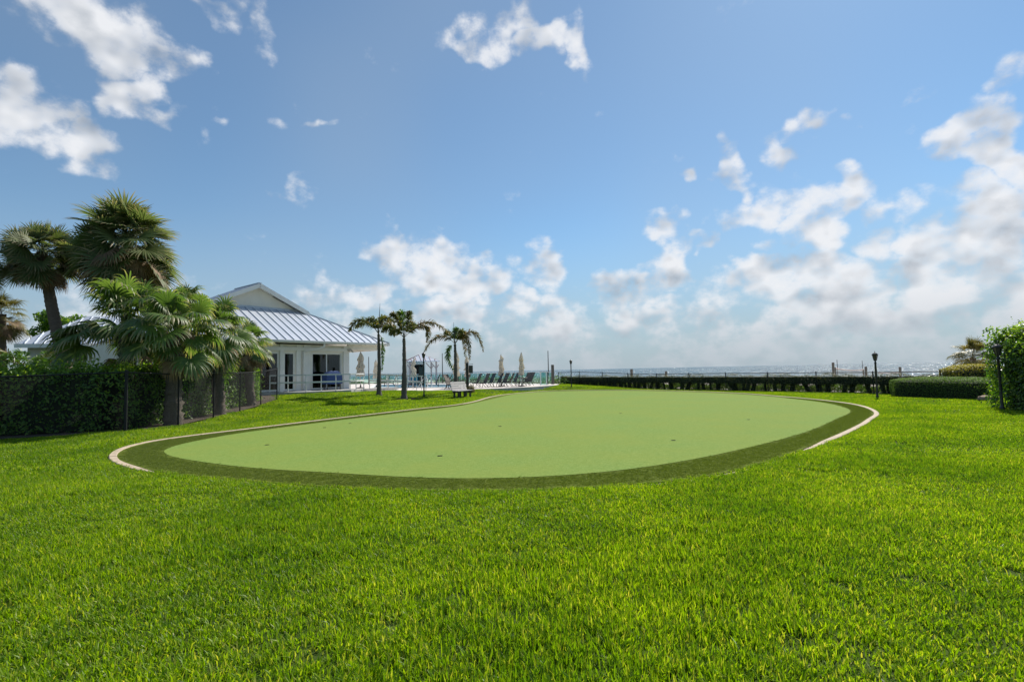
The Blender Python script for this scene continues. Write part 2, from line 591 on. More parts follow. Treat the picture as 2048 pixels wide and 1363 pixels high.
def inside(P, Q):
    P = np.asarray(P, float).reshape(-1, 2)
    c = np.zeros(len(P), bool)
    n = len(Q)
    for i in range(n):
        (x1, y1), (x2, y2) = Q[i], Q[(i + 1) % n]
        if y1 == y2:
            continue
        k = ((y1 > P[:, 1]) != (y2 > P[:, 1])) & (P[:, 0] < (x2 - x1) * (P[:, 1] - y1) / (y2 - y1) + x1)
        c ^= k
    return c


O_COARSE = OUTLINE[::5]
EDGE = np.array([(-40, 28.5), (-17, 32.4), (-15.1, 33.0), (-13.3, 33.0), (-10.9, 34.6), (-10.3, 36.4), (-5.9, 37.0), (-.9, 38.6), (1.4, 40.3), (3.6, 43.5), (4.4, 46)])
FENCE_A, FENCE_D = np.array([5.6, 48.0]), np.array([.580, -.8146])
FENCE_N = np.array([.8146, .580])         # towards the sea


def green_dist(P):
    d = seg_dist(P, O_COARSE, np.roll(O_COARSE, -1, 0))
    return np.where(inside(P, O_COARSE), -d, d)


def hgt(P):
    """height of the lawn at plan points"""
    P = np.asarray(P, float).reshape(-1, 2)
    d = seg_dist(P, EDGE[:-1], EDGE[1:])
    x, y = P.T
    ey = np.interp(x, EDGE[:, 0], EDGE[:, 1])
    d = np.where((y > ey) & (x < 4), 0, d)
    hp = np.interp(x, [-14, -9, -6, 4], [.44, .42, .31, .30])
    rise = hp * smooth01(1 - d / 8.0)
    m = smooth01(np.clip(green_dist(P), 0, 9) / 2.6)
    q = (P - FENCE_A) @ FENCE_N
    wav = .018 * np.sin(x * .9 + 1.3 * np.sin(y * .37)) + .014 * np.sin(y * 1.1 + .8 * x)
    gdist = green_dist(P)
    berm = .035 * smooth01(gdist / .22) * smooth01((13.5 - y) / 3.5) * smooth01((x + 8.3) / 2.0)
    return berm + rise * m * smooth01(-q / 1.2 + 1) + wav * smooth01(np.clip(green_dist(P), 0, 9) / 1.2)


def at(px, py):
    """where the ray through a photo pixel meets the lawn"""
    d = ray(px, py)
    k = np.concatenate([np.linspace(1.5, 70, 700)]) / d[1]
    pts = d[None, :2] * k[:, None]
    z = EYE + d[2] * k
    g = hgt(pts)
    i = np.argmax(z < g)
    if z[i] >= g[i]:
        i = len(k) - 1
    i = max(i, 1)
    a, b = z[i - 1] - g[i - 1], z[i] - g[i]
    t = a / (a - b)
    p = pts[i - 1] * (1 - t) + pts[i] * t
    return np.array([p[0], p[1], hgt(p)[0]])


def h1(x, y):
    return float(hgt([(x, y)])[0])


# fence on the left: corner and end posts (plan)
LF = np.array([(-40.0, 10.2), (-15.0, 14.6), (-11.75, 15.6), (-11.45, 17.6), (-12.0, 20.6), (-12.7, 23.9), (-13.35, 27.2), (-13.6, 29.6)])


def left_of_fence(P):
    P = np.asarray(P, float).reshape(-1, 2)
    poly = np.array([(-40, 10.2), *LF[1:], (-15.2, 33), (-60, 60), (-60, 10.2)])
    return inside(P, poly)


# ------------------------------------------------------------------ ground sheets
def axis(lo, hi, step, far):
    a = np.arange(lo, hi + 1e-6, step)
    out_hi = hi + np.cumsum(step * 1.35 ** np.arange(1, 24))
    out_lo = lo - np.cumsum(step * 1.35 ** np.arange(1, 24))
    return np.concatenate([out_lo[out_lo > -far][::-1], a, out_hi[out_hi < far]])


def m_lawn():
    m, b, out = new_mat('lawn_soil_and_thatch')
    p = b.node('ShaderNodeBsdfPrincipled')
    g = b.node('ShaderNodeNewGeometry').outputs['Position']
    f = b.maprange(b.noise(g, 30, 4, .7), .35, .65, 0, 1)
    b.put(p.inputs['Base Color'], b.mix(f, (.028, .048, .010), (.055, .085, .014)))
    p.inputs['Roughness'].default_value = .95
    p.inputs['Specular IOR Level'].default_value = .1
    b.l.new(p.outputs[0], out.inputs[0])
    return m


def m_sand():
    m, b, out = new_mat('beach_sand')
    p = b.node('ShaderNodeBsdfPrincipled')
    g = b.node('ShaderNodeNewGeometry').outputs['Position']
    f = b.maprange(b.noise(g, .6, 6, .6), .3, .7, 0, 1)
    b.put(p.inputs['Base Color'], b.mix(f, (.60, .55, .47), (.48, .43, .36)))
    p.inputs['Roughness'].default_value = .95
    bn = b.node('ShaderNodeBump')
    bn.inputs['Strength'].default_value = .6
    bn.inputs['Distance'].default_value = .1
    b.l.new(b.noise(g, 2.5, 5, .6), bn.inputs['Height'])
    b.l.new(bn.outputs[0], p.inputs['Normal'])
    b.l.new(p.outputs[0], out.inputs[0])
    return m


gx, gy = axis(-34, 36, .5, 900), axis(-8, 60, .5, 900)
GX, GY = np.meshgrid(gx, gy)
PP = np.stack([GX.ravel(), GY.ravel()], 1)
ZZ = hgt(PP)
gd = green_dist(PP)
q = (PP - FENCE_A) @ FENCE_N
ZZ = ZZ - .22 * smooth01((-gd - .1) / .5)
ZZ = ZZ - .6 * smooth01((PP[:, 1] - np.interp(PP[:, 0], EDGE[:, 0], EDGE[:, 1]) - .1) / .5) * (PP[:, 0] < 4.2) * (q < 0)
bz = -2.6 * smooth01((q - 12) / 95) - .02
nx, ny = len(gx), len(gy)
idx = np.arange(nx * ny).reshape(ny, nx)
F = np.stack([idx[:-1, :-1], idx[:-1, 1:], idx[1:, 1:], idx[1:, :-1]], -1).reshape(-1, 4)
fq = q[F].mean(1)


def sheet(name, sel, Z, m):
    f = F[sel]
    u, inv = np.unique(f, return_inverse=True)
    me = np_mesh(name, np.stack([PP[u, 0], PP[u, 1], Z[u]], 1), inv.reshape(-1, 4), m)
    o = obj(name, me, smooth=True)
    tag(o, kind='structure')
    return o


sheet('lawn', fq < .8, ZZ, m_lawn())
sheet('beach', (fq > .2) & (fq < 260), bz - .06, m_sand())


def m_sea():
    m, b, out = new_mat('sea_water')
    p = b.node('ShaderNodeBsdfPrincipled')
    g = b.node('ShaderNodeNewGeometry').outputs['Position']
    f = b.maprange(b.noise(g, .012, 4, .6), .35, .65, 0, 1)
    b.put(p.inputs['Base Color'], b.mix(f, (.012, .055, .085), (.02, .085, .11)))
    c1 = b.vec('DOT_PRODUCT', g, (.86, -.5, 0))
    c2 = b.vec('DOT_PRODUCT', g, (.5, .86, 0))
    cc = b.node('ShaderNodeCombineXYZ')
    b.l.new(b.math('MULTIPLY', c1, .42), cc.inputs[0])
    b.l.new(b.math('MULTIPLY', c2, .012), cc.inputs[1])
    streak = b.noise(cc.outputs[0], 1.0, 4, .7)
    b.l.new(b.maprange(streak, .42, .68, .08, .46), p.inputs['Roughness'])
    p.inputs['IOR'].default_value = 1.33
    p.inputs['Specular IOR Level'].default_value = .36
    w1 = b.noise(b.vec('MULTIPLY', g, (.45, .16, 1)), 1.0, 5, .62)
    w2 = b.noise(b.vec('MULTIPLY', g, (.10, .035, 1)), 1.0, 4, .6)
    hh = b.math('ADD', w1, b.math('MULTIPLY', w2, 3.0))
    bn = b.node('ShaderNodeBump')
    bn.inputs['Strength'].default_value = 1.0
    bn.inputs['Distance'].default_value = 2.6
    b.l.new(hh, bn.inputs['Height'])
    b.l.new(bn.outputs[0], p.inputs['Normal'])
    b.l.new(p.outputs[0], out.inputs[0])
    return m


s0 = FENCE_A + FENCE_N * 62
sea = MB()
sea.add([(*(s0 + FENCE_D * a + FENCE_N * c), -1.75) for a, c in ((-45000, 0), (45000, 0), (45000, 45000), (-45000, 45000))], [(0, 1, 2, 3)])
so_ = sea.build('sea', m_sea())
tag(so_, kind='structure')
# ground behind the camera and inland, one wide sheet under everything
gr = MB()
gr.add([(*(FENCE_A + FENCE_D * a + FENCE_N * c), -2.9) for a, c in ((-45000, -45000), (45000, -45000), (45000, 400), (-45000, 400))], [(0, 1, 2, 3)])
tag(gr.build('ground', M['mulch']), kind='structure')


# ------------------------------------------------------------------ putting green
def fill(name, loops, z, m):
    """flat sheet bounded by an outer loop with holes"""
    bm = bmesh.new()
    eds = []
    for L in loops:
        vs = [bm.verts.new((x, y, z)) for x, y in L]
        for i in range(len(vs)):
            eds.append(bm.edges.new((vs[i], vs[(i + 1) % len(vs)])))
    bmesh.ops.triangle_fill(bm, use_beauty=True, use_dissolve=False, edges=eds)
    bmesh.ops.recalc_face_normals(bm, faces=bm.faces)
    if sum(f.normal.z for f in bm.faces) < 0:
        bmesh.ops.reverse_faces(bm, faces=bm.faces)
    me = bpy.data.meshes.new(name)
    bm.to_mesh(me)
    bm.free()
    me.materials.append(m)
    return me


def m_turf(name, c1, c2, c3, fs, bump):
    m, b, out = new_mat(name)
    p = b.node('ShaderNodeBsdfPrincipled')
    g = b.node('ShaderNodeNewGeometry').outputs['Position']
    fine = b.maprange(b.noise(g, fs, 3, .8), .30, .70, 0, 1)
    broad = b.maprange(b.noise(g, .45, 6, .65), .36, .64, 0, .75)
    mid = b.maprange(b.noise(b.vec('MULTIPLY', g, (1, 2.2, 1)), 9.0, 4, .7), .32, .68, 0, .55)
    c = b.mix(fine, c1, c2)
    c = b.mix(broad, c, c3)
    c = b.mix(mid, c, c1)
    b.put(p.inputs['Base Color'], c)
    p.inputs['Roughness'].default_value = .9
    p.inputs['Specular IOR Level'].default_value = .04
    p.inputs['Sheen Weight'].default_value = .0
    p.inputs['Sheen Roughness'].default_value = .5
    bn = b.node('ShaderNodeBump')
    bn.inputs['Strength'].default_value = bump
    bn.inputs['Distance'].default_value = .012
    b.l.new(b.noise(g, fs * .8, 4, .75), bn.inputs['Height'])
    b.l.new(bn.outputs[0], p.inputs['Normal'])
    b.l.new(p.outputs[0], out.inputs[0])
    return m


KERB_W = .14
K_IN = inset(OUTLINE, KERB_W)
CUPS_PX = [(534, 889), (880, 911), (1347, 880), (649, 854.5), (1000, 852), (1241, 826), (1497, 838.5), (700, 846)]
cups = [flat_at(px, py, .024) for px, py in CUPS_PX]
ring = [(math.cos(2 * math.pi * i / 16) * .056, math.sin(2 * math.pi * i / 16) * .056) for i in range(16)]
green = obj('putting_green', fill('putting_green', [INNER] + [[(c[0] + a, c[1] + b_) for a, b_ in ring] for c in cups], .024,
            m_turf('putting_turf', (.110, .190, .034), (.262, .340, .105), (.225, .268, .060), 30, 1.0)))
tag(green, kind='structure')
fringe = obj('fringe_turf', fill('fringe_turf', [inset(OUTLINE, KERB_W - .02), inset(INNER, .03)], .018,
             m_turf('fringe_turf', (.085, .115, .018), (.130, .165, .032), (.110, .135, .018), 45, 1.0)))
tag(fringe, kind='structure')
for i, c in enumerate(cups):
    mb = MB()
    k = 16
    prof = [(.058, .0265), (.054, .0265), (.054, -.10)]
    vs = [(c[0] + r * math.cos(2 * math.pi * j / k), c[1] + r * math.sin(2 * math.pi * j / k), z) for r, z in prof for j in range(k)]
    fs = [(a * k + j, a * k + (j + 1) % k, (a + 1) * k + (j + 1) % k, (a + 1) * k + j) for a in range(2) for j in range(k)]
    fs.append(tuple(2 * k + j for j in range(k)))
    mb.add(vs, fs)
    o = mb.build('golf_cup', M['black'])
CUP_LABELS = ['dark golf hole near the narrow end of the green', 'dark golf hole closest to the front edge of the green', 'dark golf hole on the sunlit wide half of the green, towards the front',
              'small golf hole beside the long pale kerb facing the bench side', 'golf hole near the middle of the putting green', 'faint golf hole towards the far hedge side of the green',
              'faint golf hole nearest the rounded kerb end by the lamp', 'tiny golf hole just inside the far kerb towards the palms']
for o, lb in zip([o for o in COL.objects if o.name.startswith('golf_cup')], CUP_LABELS):
    tag(o, lb, 'golf hole', 'holes in the putting green')

# pale concrete mowing kerb cast in bays
n = len(OUTLINE)
per = 11
kroot = tag(bpy.data.objects.new('kerb', None), kind='structure')
COL.objects.link(kroot)
i = 0
while i < n:
    j = min(i + per, n)
    if n - j < 4:
        j = n
    ids = [k % n for k in range(i, j + 1)]
    A, B = OUTLINE[ids].copy(), K_IN[ids].copy()
    for E_ in (A, B):                       # narrow control joint between bays
        E_[0] += (E_[1] - E_[0]) * .012
        E_[-1] += (E_[-2] - E_[-1]) * .012
    vs, fs = [], []
    lift = rng.normal(0, .0025)
    for a, b_ in zip(A, B):
        w = b_ - a
        for t, z in ((0, -.12), (0, .026), (.09, .036), (.91, .036), (1, .026), (1, -.12)):
            p_ = a + w * t
            sink = .032 * float(smooth01((12.5 - a[1]) / 2.5) * smooth01((a[0] + 7.4) / 1.5) * smooth01((7.5 - a[0]) / 2.0))
            vs.append((p_[0], p_[1], z + lift - sink * (z > 0)))
    m6 = len(A)
    for k in range(m6 - 1):
        for e in range(5):
            fs.append((k * 6 + e, k * 6 + e + 1, (k + 1) * 6 + e + 1, (k + 1) * 6 + e))
    fs += [tuple(range(5, -1, -1)), tuple((m6 - 1) * 6 + e for e in range(6))]
    obj('kerb_bay', MB().add(vs, fs).mesh('kerb_bay', M['concrete']), kroot)
    i = j


# ------------------------------------------------------------------ grass
def blades(nb, half, hmin, hmax, wid, seed, lean=.45):
    """a square patch of nb grass blades as one triangle mesh"""
    r = np.random.default_rng(seed)
    root = np.stack([r.uniform(-half, half, nb), r.uniform(-half, half, nb), np.zeros(nb)], 1)
    clump = r.uniform(-half, half, (max(3, nb // 30), 2))
    near = clump[r.integers(0, len(clump), nb)] + r.normal(0, half * .10, (nb, 2))
    pick = r.random(nb) < .45
    root[pick, :2] = np.clip(near[pick], -half, half)
    h = r.uniform(hmin, hmax, nb) * np.where(r.random(nb) < .06, 1.35, 1)
    a = r.uniform(0, 2 * math.pi, nb)
    tilt = np.abs(r.normal(0, lean, nb))
    d = np.stack([np.cos(a) * np.sin(tilt), np.sin(a) * np.sin(tilt), np.cos(tilt)], 1)
    bend = np.stack([np.cos(a), np.sin(a), np.full(nb, -.35)], 1) * r.uniform(0, .35, nb)[:, None]
    tw = a + math.pi / 2 + r.normal(0, .6, nb)
    s = np.stack([np.cos(tw), np.sin(tw), np.zeros(nb)], 1) * (wid * r.uniform(.7, 1.25, nb))[:, None] / 2
    mid = root + d * (h * .55)[:, None]
    tip = root + d * h[:, None] + bend * h[:, None]
    root[:, 2] -= .005
    V = np.stack([root - s * .8, root + s * .8, mid - s, mid + s, tip], 1).reshape(-1, 3)
    k = np.arange(nb)[:, None] * 5
    T = np.concatenate([k + np.array([[0, 1, 3]]), k + np.array([[0, 3, 2]]), k + np.array([[2, 3, 4]])], 0)
    return V, T


M['grass'] = leafy('grass_blade', [(.072, .142, .005), (.140, .258, .006), (.196, .320, .008), (.256, .372, .010), (.42, .41, .10)], .52, (1.75, 1.72, .42), .45,
                   broad=(.55, (.055, .145, .010), .62), spec=.3)
M['fiber'] = leafy('turf_fibre', [(.105, .142, .020), (.140, .180, .030), (.190, .230, .044)], .35, (1.3, 1.4, .6), .5, spec=.3)


def scatter(name, batches, m, label):
    """one mass of grass: patch meshes instanced on plan points; batches of (meshes, points, heights, sizes)"""
    meshes, pts, idx_, scs = [], [], [], []
    for variants, P, Z, scl in batches:
        idx_.append(len(meshes) + rng.integers(0, len(variants), len(P)))
        meshes += variants
        pts.append(np.stack([P[:, 0], P[:, 1], Z], 1))
        scs.append(scl)
    pts, idx_, scs = np.concatenate(pts), np.concatenate(idx_), np.concatenate(scs)
    pm = bpy.data.meshes.new(name)
    pm.vertices.add(len(pts))
    pm.vertices.foreach_set('co', pts.astype(np.float32).ravel())
    rot = np.zeros((len(pts), 3), np.float32)
    rot[:, 2] = rng.uniform(0, 2 * math.pi, len(pts))
    rot[:, :2] = rng.normal(0, .03, (len(pts), 2))
    pm.attributes.new('turn', 'FLOAT_VECTOR', 'POINT').data.foreach_set('vector', rot.ravel())
    pm.attributes.new('size', 'FLOAT_VECTOR', 'POINT').data.foreach_set('vector', np.ascontiguousarray(scs, dtype=np.float32).ravel())
    pm.attributes.new('patch', 'INT', 'POINT').data.foreach_set('value', idx_.astype(np.int32))
    ng = bpy.data.node_groups.new(name, 'GeometryNodeTree')
    ng.interface.new_socket('Geometry', in_out='INPUT', socket_type='NodeSocketGeometry')
    ng.interface.new_socket('Geometry', in_out='OUTPUT', socket_type='NodeSocketGeometry')
    nd, lk = ng.nodes.new, ng.links.new
    gi, go = nd('NodeGroupInput'), nd('NodeGroupOutput')
    jn = nd('GeometryNodeJoinGeometry')

    def named(nm, t):
        n_ = nd('GeometryNodeInputNamedAttribute')
        n_.data_type = t
        n_.inputs[0].default_value = nm
        return n_.outputs[0]
    e2r = nd('FunctionNodeEulerToRotation')
    lk(named('turn', 'FLOAT_VECTOR'), e2r.inputs[0])
    size, patch = named('size', 'FLOAT_VECTOR'), named('patch', 'INT')
    for i, me in enumerate(meshes):
        oi = nd('GeometryNodeObjectInfo')
        oi.inputs['Object'].default_value = bpy.data.objects.new(name + '_patch', me)
        cp = nd('FunctionNodeCompare')
        cp.data_type = 'INT'
        cp.operation = 'EQUAL'
        ai = [k for k in cp.inputs if k.type == 'INT']
        lk(patch, ai[0])
        ai[1].default_value = i
        ip = nd('GeometryNodeInstanceOnPoints')
        lk(gi.outputs[0], ip.inputs['Points'])
        lk(cp.outputs[0], ip.inputs['Selection'])
        lk(oi.outputs['Geometry'], ip.inputs['Instance'])
        lk(e2r.outputs[0], ip.inputs['Rotation'])
        lk(size, ip.inputs['Scale'])
        lk(ip.outputs[0], jn.inputs[0])
    lk(jn.outputs[0], go.inputs[0])
    o = bpy.data.objects.new(name, pm)
    md = o.modifiers.new('grass', 'NODES')
    md.node_group = ng
    pm.materials.append(m)
    link(o)
    tag(o, label, 'grass', kind='stuff')


def patch_meshes(name, m, nvar, *a, **kw):
    out = []
    for v in range(nvar):
        V, T = blades(*a, seed=100 + v + len(name) * 7, **kw)
        out.append(np_mesh(name, V, T, m))
    return out


def jitter_grid(x0, x1, y0, y1, s):
    X, Y = np.meshgrid(np.arange(x0, x1, s), np.arange(y0, y1, s))
    P = np.stack([X.ravel(), Y.ravel()], 1)
    return P + rng.uniform(-.16, .16, P.shape) * s


# plan areas without grass
NO_GRASS = []


def grass_ok(P, margin):
    g = green_dist(P)
    qq = (P - FENCE_A) @ FENCE_N
    ok = (g > margin) & (qq < -.35) & ~left_of_fence(P)
    ey = np.interp(P[:, 0], EDGE[:, 0], EDGE[:, 1])
    ok &= ~((P[:, 1] > ey - .1) & (P[:, 0] < 4.2))
    ok &= np.abs(P[:, 0]) < P[:, 1] * 1.08 + 2.2
    for poly in NO_GRASS:
        ok &= ~inside(P, poly)
    return ok, g


def lowf(P):
    x, y = P.T
    return .5 + .25 * np.sin(x * 1.3 + 2 * np.sin(y * .7)) + .25 * np.sin(y * 1.7 + 1.6 * np.sin(x * .9 + 1))


def grow():
    near = patch_meshes('lawn_grass', M['grass'], 6, 1150, .27, .032, .080, .0078)
    mid = patch_meshes('lawn_grass_mid', M['grass'], 4, 600, .27, .032, .072, .0105)
    far = patch_meshes('lawn_grass_far', M['grass'], 3, 330, .30, .032, .062, .016)
    small = patch_meshes('lawn_grass_edge', M['grass'], 4, 52, .07, .024, .056, .0075)
    batches = []
    lab = 'bright green lawn grass surrounding the putting green'
    for me_set, s, y0, y1, half in ((near, .40, .6, 9.0, .27), (mid, .42, 9.0, 19.0, .27), (far, .46, 19.0, 49.0, .30)):
        P = jitter_grid(-34, 34, y0, y1, s)
        ok, g = grass_ok(P, half + .02)
        P = P[ok]
        sc = np.ones((len(P), 3))
        sc[:, 2] = .78 + .5 * lowf(P) * rng.uniform(.8, 1.2, len(P))
        batches.append((me_set, P, hgt(P), sc))
    P = jitter_grid(-34, 34, 3, 46, .10)
    P = P[(np.abs(P[:, 0]) < P[:, 1] * 1.05 + 1)]
    front = (P[:, 1] < 11.5) & (P[:, 0] > -6.3) & (P[:, 0] < 5.6)
    ok, g = grass_ok(P, -.125)
    ok &= (g < .40) & (front | (g > .03))
    P, g = P[ok], g[ok]
    sc = np.ones((len(P), 3))
    sc[:, 2] = rng.uniform(.75, 1.25, len(P))
    batches.append((small, P, hgt(P), sc))
    scatter('lawn_grass', batches, M['grass'], lab)
    # short fibres of the artificial fringe
    fib = patch_meshes('fringe_fibre', M['fiber'], 4, 170, .11, .006, .012, .0045)
    P = jitter_grid(-14, 24, 5, 30, .088)
    P += rng.uniform(-.03, .03, P.shape)
    gi = seg_dist(P, INNER[::2], np.roll(INNER[::2], -1, 0))
    gi = np.where(inside(P, INNER), -gi, gi)
    gd_ = green_dist(P)
    ok = (gi > .055) & (gd_ < -(KERB_W + .055)) & (P[:, 1] < 26)
    P = P[ok]
    scatter('fringe_fibre', [(fib, P, np.full(len(P), .018), np.ones((len(P), 3)))], M['fiber'], 'short dark artificial turf fringe around the putting green')


# ------------------------------------------------------------------ leaves in bulk
def leaf_cloud(P, N, size, r, spread=.9, asp=.5, up=.25):
    """diamond leaves at points P, facing roughly along normals N"""
    n = len(P)
    nn = N + r.normal(0, spread, (n, 3)) * .6 + np.array([0, 0, up])
    nn /= np.linalg.norm(nn, axis=1)[:, None] + 1e-9
    t = np.cross(nn, r.normal(0, 1, (n, 3)))
    t /= np.linalg.norm(t, axis=1)[:, None] + 1e-9
    s = np.cross(nn, t)
    L = size * r.uniform(.65, 1.3, n)[:, None]
    fold = nn * L * r.uniform(.02, .16, n)[:, None]
    V = np.stack([P - t * L * .5, P + s * L * asp * .5 + fold, P + t * L * .5 - nn * L * .08, P - s * L * asp * .5 + fold], 1).reshape(-1, 3)
    F_ = np.arange(n)[:, None] * 4 + np.array([[0, 1, 2, 3]])
    return V, F_


def surf_points(path, half, z0, z1, n, r, rnd=.25, cut=.28, jit=.10, ends=True):
    """points and normals on a clipped hedge that follows a plan path"""
    path = np.asarray(path, float)
    seg = np.diff(path, axis=0)
    L = np.linalg.norm(seg, axis=1)
    cum = np.concatenate([[0], np.cumsum(L)])
    s = r.uniform(0, cum[-1], n)
    k = np.clip(np.searchsorted(cum, s) - 1, 0, len(L) - 1)
    t = (s - cum[k]) / L[k]
    base = path[k] + seg[k] * t[:, None]
    d = seg[k] / L[k][:, None]
    side = np.stack([d[:, 1], -d[:, 0]], 1)
    H = z1 - z0
    per = np.array([H, 2 * half, H])
    u = r.uniform(0, per.sum(), n)
    off, z, nr = np.empty(n), np.empty(n), np.zeros((n, 3))
    a = u < H
    b = (u >= H) & (u < H + 2 * half)
    c = ~(a | b)
    off[a], z[a] = half, z0 + u[a]
    nr[a, :2] = side[a]
    off[b], z[b] = u[b] - H - half, z1
    nr[b, 2] = 1
    off[c], z[c] = -half, z0 + u[c] - H - 2 * half
    nr[c, :2] = -side[c]
    # rounded shoulders
    over = np.clip((z - (z1 - rnd)) / rnd, 0, 1) * np.clip((np.abs(off) - (half - rnd)) / rnd, 0, 1)
    off *= 1 - cut * .36 * over / max(half, .3)
    z -= over * rnd * cut
    P = np.stack([base[:, 0] + side[:, 0] * off, base[:, 1] + side[:, 1] * off, z], 1)
    bump = .06 * np.sin(s * 2.1 + 3 * np.sin(z * 2)) + .05 * np.sin(s * 5.3 + z * 4)
    P += nr * (bump + r.normal(0, jit, n) - jit * .5)[:, None]
    if ends:
        m_ = int(n * .06)
        for e, sg, dd in ((path[0], -1, seg[0] / L[0]), (path[-1], 1, seg[-1] / L[-1])):
            o = r.uniform(-half, half, m_)
            zz = r.uniform(z0, z1, m_)
            sd = np.array([dd[1], -dd[0]])
            Pe = np.stack([e[0] + sd[0] * o, e[1] + sd[1] * o, zz], 1)
            Ne = np.tile(np.array([dd[0] * sg, dd[1] * sg, 0]), (m_, 1))
            Pe += Ne * r.normal(0, jit, m_)[:, None]
            P, nr = np.concatenate([P, Pe]), np.concatenate([nr, Ne])
    return P, nr


def hedge(name, label, path, half, z0, z1, n, size, mat_, seed, core_in=.14, base_fn=None, jit=.09, asp=.55, up=.25, cat='hedge', spread=.9, young=True, rnd=.25, cut=.28):
    r = np.random.default_rng(seed)
    root = empty(name, (0, 0, 0), 0, label, cat)
    P, N = surf_points(path, half, z0, z1, n, r, jit=jit, rnd=rnd, cut=cut)
    for pv in np.asarray(path, float)[1:-1]:            # leaves round the bends too
        k_ = int(n * .035)
        an = r.uniform(0, 2 * math.pi, k_)
        Nb = np.stack([np.cos(an), np.sin(an), np.zeros(k_)], 1)
        Pb = np.stack([pv[0] + Nb[:, 0] * half, pv[1] + Nb[:, 1] * half, r.uniform(z0, z1, k_)], 1) + Nb * r.normal(.02, jit, k_)[:, None]
        P, N = np.concatenate([P, Pb]), np.concatenate([N, Nb])
    if base_fn is not None:
        P[:, 2] += base_fn(P[:, :2])
    V, F_ = leaf_cloud(P, N, size, r, asp=asp, up=up, spread=spread)
    o = obj('leaves', np_mesh('leaves', V, F_, mat_), root)
    o['kind'] = 'stuff'
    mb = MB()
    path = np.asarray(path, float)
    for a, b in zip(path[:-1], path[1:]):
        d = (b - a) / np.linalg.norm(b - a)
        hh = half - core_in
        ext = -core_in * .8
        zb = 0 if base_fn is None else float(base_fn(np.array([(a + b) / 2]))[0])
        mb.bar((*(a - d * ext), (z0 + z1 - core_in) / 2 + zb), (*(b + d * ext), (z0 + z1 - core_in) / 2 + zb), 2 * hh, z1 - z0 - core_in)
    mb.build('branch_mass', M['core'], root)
    if young:  # lighter leaves on top: new growth, with sunlight put into their colour
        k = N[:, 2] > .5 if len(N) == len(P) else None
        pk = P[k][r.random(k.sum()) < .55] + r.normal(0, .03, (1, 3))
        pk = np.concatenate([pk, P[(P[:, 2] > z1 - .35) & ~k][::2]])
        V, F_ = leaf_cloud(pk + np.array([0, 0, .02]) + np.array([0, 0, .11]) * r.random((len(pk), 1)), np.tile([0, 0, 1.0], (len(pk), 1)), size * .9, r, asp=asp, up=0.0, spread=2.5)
        o = obj('sunlit_young_leaves', np_mesh('sunlit_young_leaves', V, F_, M['young']), root)
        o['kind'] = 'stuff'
    return root


# left hedge behind the chain-link fence
lh = [(-34, 10.6), (-15.6, 15.9), (-13.2, 16.7), (-12.95, 18.4), (-13.5, 21.2), (-14.2, 24.2), (-14.7, 27.2), (-15.0, 29.2)]
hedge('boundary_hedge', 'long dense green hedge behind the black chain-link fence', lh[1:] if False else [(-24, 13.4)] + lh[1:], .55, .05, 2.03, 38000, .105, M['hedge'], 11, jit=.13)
bed = MB()
bp = [(-40, 10.25), (-15.0, 14.62), (-11.75, 15.62), (-11.46, 17.6), (-12.02, 20.6), (-12.72, 23.9), (-13.36, 27.2), (-13.62, 29.6), (-15.2, 32.6), (-19, 31), (-19, 22), (-22, 16)]
bv = [(x, y, h1(x, y) + .03) for x, y in bp]
bmb = bmesh.new()
bvs = [bmb.verts.new(v) for v in bv]
bmb.faces.new(bvs)
bmesh.ops.triangulate(bmb, faces=bmb.faces[:])
bme = bpy.data.meshes.new('planting_bed')
bmb.to_mesh(bme)
bmb.free()
bme.materials.append(M['mulch'])
tag(obj('planting_bed', bme), kind='structure')

# low far hedge along the beach: continuous top, leggy gaps below
r_ = np.random.default_rng(5)


def fence_pt(s, off=0.0):
    p = FENCE_A + FENCE_D * s + FENCE_N * off
    return p


fh_root = empty('beach_hedge', (0, 0, 0), 0, 'long low dark hedge along the black fence before the beach', 'hedge')
P, N = surf_points([fence_pt(-1.2), fence_pt(27.6)], .42, .48, 1.02, 30000, r_, jit=.06)
V1, F1 = leaf_cloud(P, N, .065, r_, asp=.5)
cols = []
mbc = MB().bar((*fence_pt(-1.1), .72), (*fence_pt(27.5), .72), .60, .40)
s = -1.0
while s < 27.4:
    w = r_.uniform(.14, .44) if s > 7 else r_.uniform(.2, .5)
    tl = r_.normal(0, .16)
    P_, N_ = surf_points([fence_pt(s - w), fence_pt(s + w)], .30, .02, .62, int(620 * (w * 2 + .5)), r_, jit=.06)
    P_[:, :2] += FENCE_D * (P_[:, 2:3] - .3) * tl * 2 + r_.normal(0, .05, (len(P_), 2))
    cols.append((P_, N_))
    mbc.bar((*fence_pt(s - tl * .5), -.02), (*fence_pt(s + tl * .4), .55), max(.05, w * .7), .16)
    s += w + r_.uniform(.10, .62) * (1 if s > 7 else .5)
Pc = np.concatenate([c[0] for c in cols])
Nc = np.concatenate([c[1] for c in cols])
V2, F2 = leaf_cloud(Pc, Nc, .065, r_, asp=.5)
o = obj('leaves', np_mesh('leaves', np.concatenate([V1, V2]), np.concatenate([F1, F2 + len(V1)]), M['hedge_far']), fh_root)
o['kind'] = 'stuff'
mbc.build('branch_mass', M['core'], fh_root)

